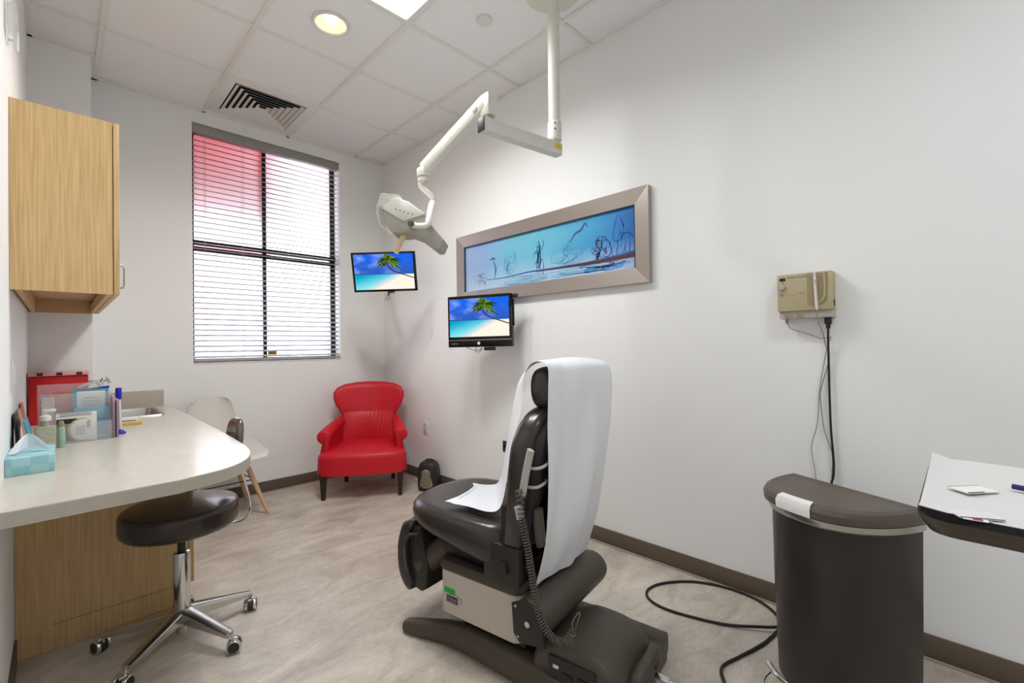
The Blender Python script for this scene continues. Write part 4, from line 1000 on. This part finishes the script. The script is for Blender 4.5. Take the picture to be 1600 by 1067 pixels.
# seat cushion: wedge with bowed front, rolled edges
def seat_edge(k, n=64):
    # plan outline (superellipse with bowed front)
    a = 2*PI*k/n; c, s = math.cos(a), math.sin(a)
    x = .252*math.copysign(abs(c)**.42, c); y = math.copysign(abs(s)**.42, s)
    if y > 0: yy = .17+y*(.245+.10*(1-(x/.27)**2))
    else: yy = .17+y*.25
    return x, yy
R = []
def seat_ring(sc, f):
    o = []
    for k in range(64):
        x, y = seat_edge(k); y = .17+(y-.17)*sc; x *= sc
        fr = (y+.08)/.5                       # 0 rear .. 1 front
        zb = .372+.085*max(0, min(1, fr)); zt = .512+.02*max(0, min(1, fr))
        o.append((x, y, zb+(zt-zb)*f))
    return o
for sc, f in ((.3, .02), (.88, 0), (.96, .08), (.99, .25), (1.0, .5), (.99, .78), (.955, .97), (.90, 1.09), (.8, 1.12), (.55, 1.03), (.05, .98)): R.append(seat_ring(sc, f))
build(B().rings(R), 'seat', VINYL, EX, ang=80)
# backrest cushion (local): arch outline, tilted back
def arch(u):     # u 0..1 from bottom-left over the top to bottom-right
    pass
W_, zb_, zt_ = .238, .47, .985
o_arch = [(-W_, zb_+.02), (-W_, .80)]+[(-W_+.17-.17*math.cos(a), .80+.165*math.sin(a)) for a in [PI/2*i/8 for i in range(1, 9)]]
o_arch += [(x, z+.02*(1-(x/.07)**2)) for x, z in ((-.035, .965), (0, .965), (.035, .965))]
o_arch += [(-x, z) for x, z in reversed(o_arch[:10])]
o_arch = [(-W_+.02, zb_)]+o_arch+[(W_-.02, zb_)]
def backy(z): return -.10-.13*(z-.5)     # centre plane of the pad
def pad_ring(ins, dy):
    n = len(o_arch); o = []
    for i, (x, z) in enumerate(o_arch):
        a = Vector(o_arch[i-1]); c = Vector(o_arch[(i+1) % n]); d = (c-a).normalized(); nx, nz = d.y, -d.x
        X, Z = x+nx*ins, z+nz*ins; o.append((X, backy(Z)+dy, Z))
    return o
R = [pad_ring(.12, -.035), pad_ring(.02, -.046), pad_ring(.006, -.038), pad_ring(0, -.02), pad_ring(0, .015), pad_ring(.008, .036), pad_ring(.03, .05), pad_ring(.06, .052), pad_ring(.13, .046)]
build(B().rings(R), 'backrest', VINYL, EX, ang=80)
R = [pad_ring(.13, -.078), pad_ring(.05, -.075), pad_ring(.032, -.065), pad_ring(.028, -.04)]
shl = build(B().rings(R), 'back_shell', BLK, EX, ang=60)
# hinge arms and rails behind
build(B().prism([(-.13, .34), (-.05, .34), (-.06, .62), (-.14, .62)], frame((-.228, 0, 0), (0, 1, 0), (0, 0, 1)), .02, 0, .004).cyl((-.25, -.075, .40), (-.2, -.075, .40), .022), 'hinge', BLK, EX)
for z in (.765, .70):
    build(B().tube([(-.225, backy(z)-.03, z), (-.222, backy(z)-.085, z+.006), (-.17, backy(z)-.088, z+.012), (-.15, backy(z)-.07, z+.012)], .0055, 8, smooth=4), 'hook', LGREY, EX)
build(B().box(.2, .26, backy(.86)-.07, backy(.86)-.03, .80, .86, 0, .004), 'side_lever', BLK, EX)
# headrest
R = []
for x, k in ((-.135, .3), (-.13, .7), (-.115, .92), (-.08, 1), (.08, 1), (.125, .92), (.145, .7), (.15, .3)):
    R.append([(x, -.165+.05*k*math.copysign(abs(math.cos(a))**.8, math.cos(a)), 1.03+.078*k*math.copysign(abs(math.sin(a))**.9, math.sin(a))) for a in [i*2*PI/20 for i in range(20)]])
build(B().rings(R), 'headrest', VINYL, EX, ang=80)
build(B().box(-.03, .03, -.22, -.20, .8, 1.06, 0, .004).box(-.025, .025, -.21, -.17, 1.0, 1.03, 0, .003), 'headrest_post', STEEL, EX)
# footrest pad hanging at the front and its arm
R = []
for x, k in ((-.2, .5), (-.205, .8), (-.195, .96), (-.15, 1), (.15, 1), (.195, .96), (.205, .8), (.2, .5)):
    pr = [(.455, .445), (.50, .43), (.53, .37), (.54, .29), (.53, .2), (.50, .145), (.465, .135), (.445, .17), (.47, .25), (.475, .33), (.46, .4), (.44, .43)]
    pr = [(p.x, p.y) for p in spline([Vector((a, b_, 0)) for a, b_ in pr], 3, True)]
    R.append([(x, .49+(a-.49)*k, .29+(b_-.29)*k) for a, b_ in pr])
foot = build(B().rings(R), 'footrest', VINYL, EX, ang=80)
build(B().tube([(-.12, .26, .37), (-.13, .33, .33), (-.14, .40, .27), (-.14, .43, .245)], lambda t_: .045+.01*t_, 18, smooth=4), 'footrest_arm', CHAIRPL, EX, ang=80)
build(B().prism([(.37, .17), (.40, .15), (.45, .16), (.47, .25), (.47, .36), (.45, .42), (.40, .42), (.385, .35), (.36, .28)], frame((-.19, 0, 0), (0, 1, 0), (0, 0, 1)), .38, 0, .008).tube([(-.21, .43, .38), (-.23, .425, .40), (-.23, .38, .41), (-.2, .37, .41)], .006, 8, smooth=3), 'footrest_frame', BLK, EX)
# paper roll housing across the rear of the cover
R = []
for x, r in ((-.24, .045), (-.245, .066), (-.235, .072), (.20, .072), (.225, .068), (.235, .05), (.238, .02)):
    R.append([(x, -.19+r*math.cos(a), .262+r*.9*math.sin(a)) for a in [i*2*PI/28 for i in range(28)]])
roll = build(B().rings(R), 'roll_housing', CHAIRPL, EX, ang=60)
build(B().prism([(-.25, .19), (-.15, .175), (-.125, .20), (-.118, .30), (-.17, .325), (-.24, .31)], frame((-.252, 0, 0), (0, 1, 0), (0, 0, 1)), .014, 0, .004).cyl((-.262, -.19, .255), (-.25, -.19, .255), .01, m=1).cyl((-.258, -.15, .20), (-.25, -.15, .20), .004, m=1).cyl((-.258, -.14, .3), (-.25, -.14, .3), .004, m=1), 'roll_bracket', [BLK, CHROME], EX)

# exam paper draped over the headrest: seat -> front -> over -> down behind
near = [(1.33, 1.315, .552), (1.34, 1.2, .555), (1.345, 1.11, .552), (1.355, 1.06, .565), (1.36, 1.035, .62), (1.36, 1.012, .732), (1.36, .985, .84), (1.362, .945, .97), (1.36, .94, 1.06), (1.365, .915, 1.115), (1.36, .87, 1.13), (1.345, .825, 1.11), (1.33, .815, 1.03), (1.328, .818, .9), (1.325, .815, .76), (1.325, .82, .62), (1.33, .835, .5), (1.33, .86, .40), (1.33, .88, .338)]
far = [(1.60, 1.385, .55), (1.585, 1.34, .555), (1.60, 1.29, .558), (1.60, 1.25, .575), (1.60, 1.225, .63), (1.60, 1.205, .73), (1.605, 1.185, .84), (1.61, 1.16, .96), (1.62, 1.13, 1.05), (1.64, 1.06, 1.11), (1.68, .93, 1.135), (1.73, .80, 1.12), (1.745, .765, 1.07), (1.74, .765, .93), (1.72, .775, .78), (1.705, .79, .64), (1.69, .81, .51), (1.69, .84, .41), (1.70, .862, .342)]
NE = spline([Vector(p) for p in near], 5); FA = spline([Vector(p) for p in far], 5)
rn = random.Random(2); ph = [rn.uniform(0, 6) for _ in range(6)]
def pap(u, v):
    i = min(int(round(u*(len(NE)-1))), len(NE)-1); p = NE[i].lerp(FA[i], v)
    wr = math.sin(PI*v)*(.007*math.sin(9*v+4*u+ph[0])+.004*math.sin(21*v+9*u+ph[1])+.006*math.sin(26*u+8*v+ph[2]))
    f = min(1, max(0, (u-.12)*8))
    rear = min(1, max(0, (u-.6)*6))
    wr = wr*f+rear*math.sin(PI*v)*(.012*math.sin(5*v+5*u))
    n = p.x; s = p.y-wr*(1 if u > .5 else -.3); z = p.z+(0 if u > .2 else abs(wr)*.5)
    if u < .02: z += .004; n += .015*math.sin(11*v); s += .03*math.sin(PI*v)*-1
    return (n*.988-s*.156, n*.156+s*.988, z)
tag(build(B().sheet(pap, len(NE)-1, 36, .0008), 'exam_paper', PAPER, ang=80, base=False), 'white exam paper draped over the headrest of the exam chair', 'paper')

# hand control with coiled cord hanging at the side of the backrest
def Wd(n, s, z): return Vector((n*.988-s*.156, n*.156+s*.988, z))
t = thing('hand_control', 'pale grey hand control on a coiled cord beside the chair back', 'hand control', tuple(Wd(1.255, .87, .76)))
b = B().tube([Wd(1.262, .885, .675), Wd(1.262, .878, .70), Wd(1.262, .865, .76), Wd(1.262, .848, .825), Wd(1.262, .844, .838)], lambda q: .0145*(1 if .05 < q < .95 else .7), 12, smooth=4, flat=(1, .7))
build(b, 'handset', LGREY, t, world=True, ang=80)
build(B().tube([Wd(1.255, .896, .64), Wd(1.255, .893, .628), Wd(1.255, .885, .60)], .014, 10, smooth=4), 'plug', LGREY, t, world=True, ang=80)
cpath = [Wd(1.252, .882, .685), Wd(1.245, .885, .70), Wd(1.24, .875, .66), Wd(1.24, .868, .60), Wd(1.24, .85, .525), Wd(1.24, .832, .43), Wd(1.24, .808, .32), Wd(1.245, .78, .265), Wd(1.25, .745, .245), Wd(1.255, .712, .255), Wd(1.262, .695, .285)]
cp2 = spline(cpath, 24); hel = []; tot = 0; turn = 0
for i in range(len(cp2)-1):
    p = cp2[i]; q = cp2[i+1]; d = (q-p); ln = d.length; d.normalize()
    u = d.cross(Vector((.3, .9, .1))).normalized(); v = d.cross(u)
    for j in range(5):
        pp = p.lerp(q, j/5); a = turn*2*PI; turn += ln/5/(.0095 if i > 70 else .0145); rr_ = .0105
        hel.append(pp+u*math.cos(a)*rr_+v*math.sin(a)*rr_)
CORDM = mat('coil_grey', rgb(98, 92, 84), .35)
build(B().tube(hel, .0025, 5), 'coiled_cord', CORDM, t, world=True, ang=80)
build(B().tube([cp2[-1], Wd(1.27, .70, .31), Wd(1.30, .69, .33), Wd(1.28, .69, .30), Wd(1.28, .70, .27), Wd(1.285, .71, .215)], .0026, 8, smooth=5), 'cord_tail', CORDM, t, world=True, ang=80)
t = thing('cable_pouch', 'dark rounded cord pouch hanging on the back of the exam chair', 'pouch', tuple(Wd(1.3, .83, .57)))
build(B().tube([Wd(1.30, .832, .505), Wd(1.30, .836, .53), Wd(1.30, .842, .59), Wd(1.30, .842, .63)], lambda q: .019+.004*math.sin(PI*q), 14, smooth=4, flat=(.6, 1.0)), 'pouch', CHAIRPL, t, world=True, ang=80)
build(B().tube([Wd(1.30, .842, .635), Wd(1.302, .838, .69), Wd(1.30, .835, .755)], .0015, 6, smooth=4), 'string', CABLE, t, world=True)

# ------------------------------------------------------------------ wall device with cords
t = thing('electrosurgical_unit', 'beige wall-mounted electrosurgical unit with a white pencil', 'medical device', (RX, .47, 1.285))
X0 = RX-.072
uy0, uy1, uz0, uz1 = .378, .577, 1.288, 1.478
TU = Matrix.Translation((X0, .4775, 1.383)) @ Matrix.Rotation(.0, 4, 'X')
build(B().box(X0, RX, uy0, uy1, uz0+.03, uz1, 0, .004, 2).box(X0+.01, RX, uy0, uy1-.005, uz0, uz0+.03, 1, .002, 2), 'case', [BEIGE, LGREY], t, world=True)
def face(y, z): return frame((X0-.0003, y, z), (0, -1, 0), (0, 0, 1))
cr_b = B().prism([(-.035, -.055), (.02, -.055), (.035, -.04), (.04, .04), (.04, .078), (-.035, .078)], face(.43, 1.395) @ Matrix.Translation((0, 0, -.0005)), .001, 0)
build(cr_b, 'cradle', BEIGED, t, world=True)
build(B().tube([(X0-.002, .405, 1.472), (X0-.003, .402, 1.41), (X0-.003, .405, 1.37), (X0-.003, .42, 1.35), (X0-.003, .44, 1.343)], .004, 8, smooth=4), 'cradle_rib', BEIGE, t, world=True)
build(B().box(-.011, .011, -.006, .006, 0, .0012, 0, 0, 1, face(.556, 1.457)).cyl((X0-.0015, .556, 1.443), (X0, .556, 1.443), .002), 'display', GLOSS, t, world=True)
build(B().cyl((X0-.012, .557, 1.423), (X0, .557, 1.423), .010, .012, bev=.001), 'dial', LGREY, t, world=True)
build(B().text('PW', .0135, face(.526, 1.4625)).text('COUNTED', .0115, face(.489, 1.4625)), 'brand_lettering', mat('letter_bluegrey', rgb(98, 110, 124), .6), t, world=True)
build(B().text('2100', .0125, face(.487, 1.393)).box(-.04, .012, -.0008, .0008, 0, .0004, 0, 0, 1, face(.525, 1.39)).box(-.014, .0, -.012, .012, 0, .0004, 0, 0, 1, face(.553, 1.395)), 'model_lettering', mat('letter_grey', rgb(160, 158, 152), .6), t, world=True)
b = B()
for y in (.548, .53, .503, .487): b.cyl((X0+.006, y, uz0+.013), (X0+.012, y, uz0+.013), .008, n=16)
b.cyl((X0+.008, .462, uz0+.017), (X0+.012, .462, uz0+.017), .003)
build(b, 'jacks', BEIGED, t, world=True)
build(B().box(.0, .001, 0, .0, 0, 0).box(X0+.03, X0+.05, uy0-.002, uy0, 1.335, 1.355, 0, .0005), 'side_switch', GLOSS, t, world=True) if False else build(B().box(X0+.03, X0+.045, uy0-.003, uy0+.001, 1.335, 1.36, 0, .0005), 'side_switch', GLOSS, t, world=True)
p = thing('cautery_pencil', 'white cautery pencil resting in the beige unit cradle', 'pencil', (X0-.01, .432, 1.39))
pen = [(X0-.010, .436, 1.474), (X0-.011, .434, 1.42), (X0-.011, .431, 1.35), (X0-.010, .429, 1.318)]
build(B().tube(pen, lambda q: .0052 if q < .9 else .0035, 10, smooth=5), 'body', WHITE, p, world=True)
build(B().cyl((X0-.0165, .435, 1.465), (X0-.0155, .435, 1.465), .002).cyl((X0-.0165, .433, 1.44), (X0-.0155, .433, 1.44), .002).cyl((X0-.0165, .433, 1.434), (X0-.0155, .433, 1.434), .002).cyl((X0-.0165, .432, 1.426), (X0-.0155, .432, 1.426), .002), 'buttons', INK, p, world=True)
build(B().tube([(X0-.010, .429, 1.32), (X0, .427, 1.27), (X0+.02, .415, 1.22), (RX-.02, .412, 1.17), (RX-.012, .402, 1.116), (RX-.012, .43, 1.0), (RX-.012, .436, .94), (RX-.012, .423, .81), (RX-.012, .398, .72), (RX-.012, .40, .62), (RX-.012, .41, .45), (RX-.012, .42, .2), (RX-.014, .43, .12)], .0022, 6, smooth=5), 'cord', CGREY, p, world=True)
tag(build(B().cyl((X0+.03, .548, uz0-.02), (X0+.03, .548, uz0+.001), .006).tube([(X0+.03, .548, uz0-.018), (X0+.04, .535, 1.245), (RX-.02, .478, 1.222), (RX-.012, .43, 1.2), (RX-.011, .395, 1.205), (RX-.012, .405, 1.18), (RX-.012, .42, 1.1), (RX-.011, .438, .98), (RX-.011, .448, .84), (RX-.011, .471, .73), (RX-.011, .457, .6), (RX-.011, .455, .35), (RX-.012, .45, .12)], .0018, 6, smooth=5), 'grey_cord', CGREY, base=False), 'thin grey cord looping down the wall from the beige unit', 'cord')
t = thing('power_cord', 'thick black power cord hanging from the beige unit down the wall', 'cord', (RX-.02, .40, .7))
build(B().box(X0+.028, X0+.052, .388, .412, uz0-.028, uz0-.0005, 0, .003).cyl((X0+.04, .4, uz0-.048), (X0+.04, .4, uz0-.027), .007, .009), 'plug', BLK, t, world=True)
build(B().tube([(X0+.04, .4, uz0-.04), (X0+.045, .402, 1.2), (RX-.014, .404, 1.1), (RX-.014, .402, .9), (RX-.014, .399, .8), (RX-.014, .392, .68), (RX-.014, .395, .62), (RX-.014, .402, .58), (RX-.014, .405, .4), (RX-.016, .40, .13)], .0042, 8, smooth=5), 'cable', CABLE, t, world=True)

# ------------------------------------------------------------------ cable on the floor
fc = [(1.62, .60), (1.70, .64), (1.80, .615), (1.90, .585), (1.983, .567), (2.105, .558), (2.20, .60), (2.262, .70), (2.268, .83), (2.215, .965), (2.10, 1.065), (1.99, 1.09), (1.92, 1.04), (1.906, .93), (1.965, .735), (2.04, .60), (2.085, .55), (2.10, .53)]
tag(build(B().tube([(x, y, .0062+(.012 if i in (15, 16) else 0)) for i, (x, y) in enumerate(fc)], .006, 8, smooth=8), 'floor_cable', CABLE, base=False), 'black cable looped on the floor between exam chair and bin', 'cable')

# ------------------------------------------------------------------ step bin
bc = Vector((1.972, .285, 0)); bd = Vector((-.404, -.915, 0)).normalized(); bm_ = Vector((-.915, .404, 0)).normalized()
t = thing('step_bin', 'tall black half-round step bin against the right wall', 'bin', tuple(bc+bm_*.15))
def dring(w, dep, z, n=28, r=.03, back=0):
    w *= .92; dep *= .90
    o = []
    for i in range(n+1):
        a = PI*i/n; c, s = math.cos(a), math.sin(a)
        q = bc+bd*(w*math.copysign(abs(c)**.75, c))+bm_*(back+(dep-back)*abs(s)**.95); o.append(Vector((q.x, q.y, z)))
    return o
build(B().rings([dring(.20, .27, .0), dring(.212, .285, .02), dring(.218, .297, .3), dring(.222, .302, .60)]), 'body', CANB, t, world=True, ang=50)
build(B().rings([dring(.226, .308, .598), dring(.232, .314, .604), dring(.233, .315, .622), dring(.226, .308, .626)]), 'rim', STEEL, t, world=True, ang=40)
lid = build(B().rings([dring(.236, .32, .626), dring(.246, .333, .63), dring(.248, .335, .652), dring(.240, .326, .666), dring(.222, .306, .672, back=.02), dring(.212, .295, .669, back=.03), dring(.1, .2, .672, back=.1)]), 'lid', BRONZE, t, world=True, ang=35)
# tape on the lid edge
fcn = Vector(dring(.2485, .3355, .64)[19])
tp = B(); 
def tpf(u, v):
    i = 12.6+u*3.0; a = PI*i/28; c, s = math.cos(a), math.sin(a)
    z, w, dep, bk2 = ((.628, .2475, .3345, 0), (.653, .2495, .3365, 0), (.668, .241, .327, 0), (.674, .222, .306, .02))[min(3, int(round(v*3)))]
    w *= .92; dep *= .90; q = bc+bd*(w*math.copysign(abs(c)**.75, c))+bm_*(bk2+(dep-bk2)*abs(s)**.95); return (q.x, q.y, z+.0008)
build(tp.sheet(tpf, 6, 3, .0006), 'tape', LABELW, lid, world=True)
# pedal recess and bar
build(B().tube([Vector((p.x, p.y, .075)) for p in [(bc+bd*x+bm_*(.30+.032*(1-(x/.1)**2))) for x in (-.1, -.06, -.02, .02, .06, .1)]], .009, 10, smooth=4), 'pedal', CHROME, t, world=True, ang=80)
build(B().tube([(bc+bm_*.27+bd*-.11+Vector((0, 0, .035))), (bc+bm_*.335+bd*-.09+Vector((0, 0, .02))), (bc+bm_*.365+Vector((0, 0, .012))), (bc+bm_*.335+bd*.09+Vector((0, 0, .02))), (bc+bm_*.27+bd*.11+Vector((0, 0, .035)))], .004, 8, smooth=6), 'floor_bar', CHROME, t, world=True, ang=80)

# ------------------------------------------------------------------ instrument tray
t = thing('instrument_tray', 'dark bronze instrument tray on a stand at the right edge', 'tray stand', (1.2, -.5, 0))
tx0, tx1, ty0, ty1, tz = .965, 1.41, -.36, .058, .90
b = B().rings([rr(tx0+.03, tx1-.03, ty0+.03, ty1-.03, .03, tz-.022), rr(tx0+.012, tx1-.012, ty0+.012, ty1-.012, .035, tz-.018), rr(tx0, tx1, ty0, ty1, .04, tz+.004), rr(tx0-.002, tx1+.002, ty0-.002, ty1+.002, .04, tz+.008), rr(tx0+.006, tx1-.006, ty0+.006, ty1-.006, .036, tz+.006), rr(tx0+.02, tx1-.02, ty0+.02, ty1-.02, .03, tz-.012), rr(tx0+.15, tx1-.15, ty0+.15, ty1-.15, .02, tz-.0125)])
build(b, 'tray', TRAYM, t, world=True, ang=50)
build(B().tube([(1.1, -.34, tz-.03), (1.1, -.42, tz-.035), (1.2, -.44, tz-.035), (1.3, -.42, tz-.035), (1.3, -.34, tz-.03)], .008, 10, smooth=4).box(1.08, 1.32, -.35, .0, tz-.032, tz-.024, 0, .002), 'support', STEEL, t, world=True)
build(B().cyl((1.2, -.45, .08), (1.2, -.45, tz-.03), .014), 'post', STEEL, t, world=True)
build(B().box(.98, 1.42, -.47, -.43, .05, .08, 0, .006).box(1.18, 1.22, -.6, -.2, .05, .08, 0, .006), 'base', STEEL, t, world=True)
for x, y in ((1.0, -.45), (1.4, -.45), (1.2, -.58), (1.2, -.22)): build(B().cyl((x, y-.012, .025), (x, y+.012, .025), .024).box(x-.01, x+.01, y-.015, y+.015, .03, .05), 'caster', BLK, t, world=True)
def tp_(u, v):
    x = .985+u*.41; y = .056-v*.40; z = tz+.0125+.002*math.sin(14*u+3*v)*math.sin(9*v)
    if v < .08: z += .01*(1-v/.08)*(.4+.6*u)*1.2
    if u < .06 and v < .2: z += .004
    if u > .93: z += .01*(u-.93)/.07
    return (x, y, z)
tag(build(B().sheet(tp_, 30, 24, .001), 'tray_cover', TRAYP, base=False), 'white paper cover laid over the instrument tray', 'tray cover')
zp = tz+.0165
def item(name, label, cat, c, ax, l, w, th, m, extra=None, z=zp):
    T = frame((c[0], c[1], z), (ax[0], ax[1], 0), (-ax[1], ax[0], 0)); b = B().box(-l/2, l/2, -w/2, w/2, 0, th, 0, min(th*.3, .0008), 1, T)
    if extra: extra(b, T)
    return tag(build(b, name, m), label, cat)
item('swab_packet', 'white and green swab packet near the tray centre', 'packet', (1.165, -.008), (.75, -.66), .06, .035, .003, [LABELW, mat('packet_green', rgb(150, 180, 90), .5), GLOSS], lambda b, T: (b.box(-.03, .03, .0165, .0185, .0028, .0035, 1, 0, 1, T), b.box(-.03, .0, -.0185, -.0165, .0028, .0035, 2, 0, 1, T)))
item('gauze_packet', 'flat translucent gauze packet near the front of the tray', 'packet', (1.0, -.008), (.45, -.89), .055, .035, .0025, [mat('gauze_pack', rgb(224, 224, 226), .35), INK], lambda b, T: b.box(-.027, .027, -.0178, -.0165, .0022, .0028, 1, 0, 1, T))
item('printed_strip', 'small strip with red print at the front tray edge', 'strip', (.978, -.008), (.1, -1), .028, .012, .001, [LABELW, REDP], lambda b, T: b.box(-.003, .008, -.005, .005, .0008, .0014, 1, 0, 1, T), z=tz+.0165)
t = thing('pen', 'purple pen lying on the tray paper', 'pen', (1.2, -.09, zp))
build(B().cyl((1.218, -.058, zp+.006), (1.195, -.12, zp+.006), .0048), 'cap', PURPLE, t, world=True); build(B().cyl((1.195, -.12, zp+.006), (1.165, -.20, zp+.006), .0042), 'barrel', WHITE, t, world=True)

# repeats of one kind share a group phrase
for base, phrase in (('ceiling_light', 'square lights in the ceiling grid'), ('leaflet', 'leaflets in the brochure holder'), ('notebook', 'notebooks beside the brochure holder'), ('folder', 'folders leaning on the left wall')):
    for o in list(COL.objects):
        if o.parent is None and o.name.split('.')[0] == base: o['group'] = phrase
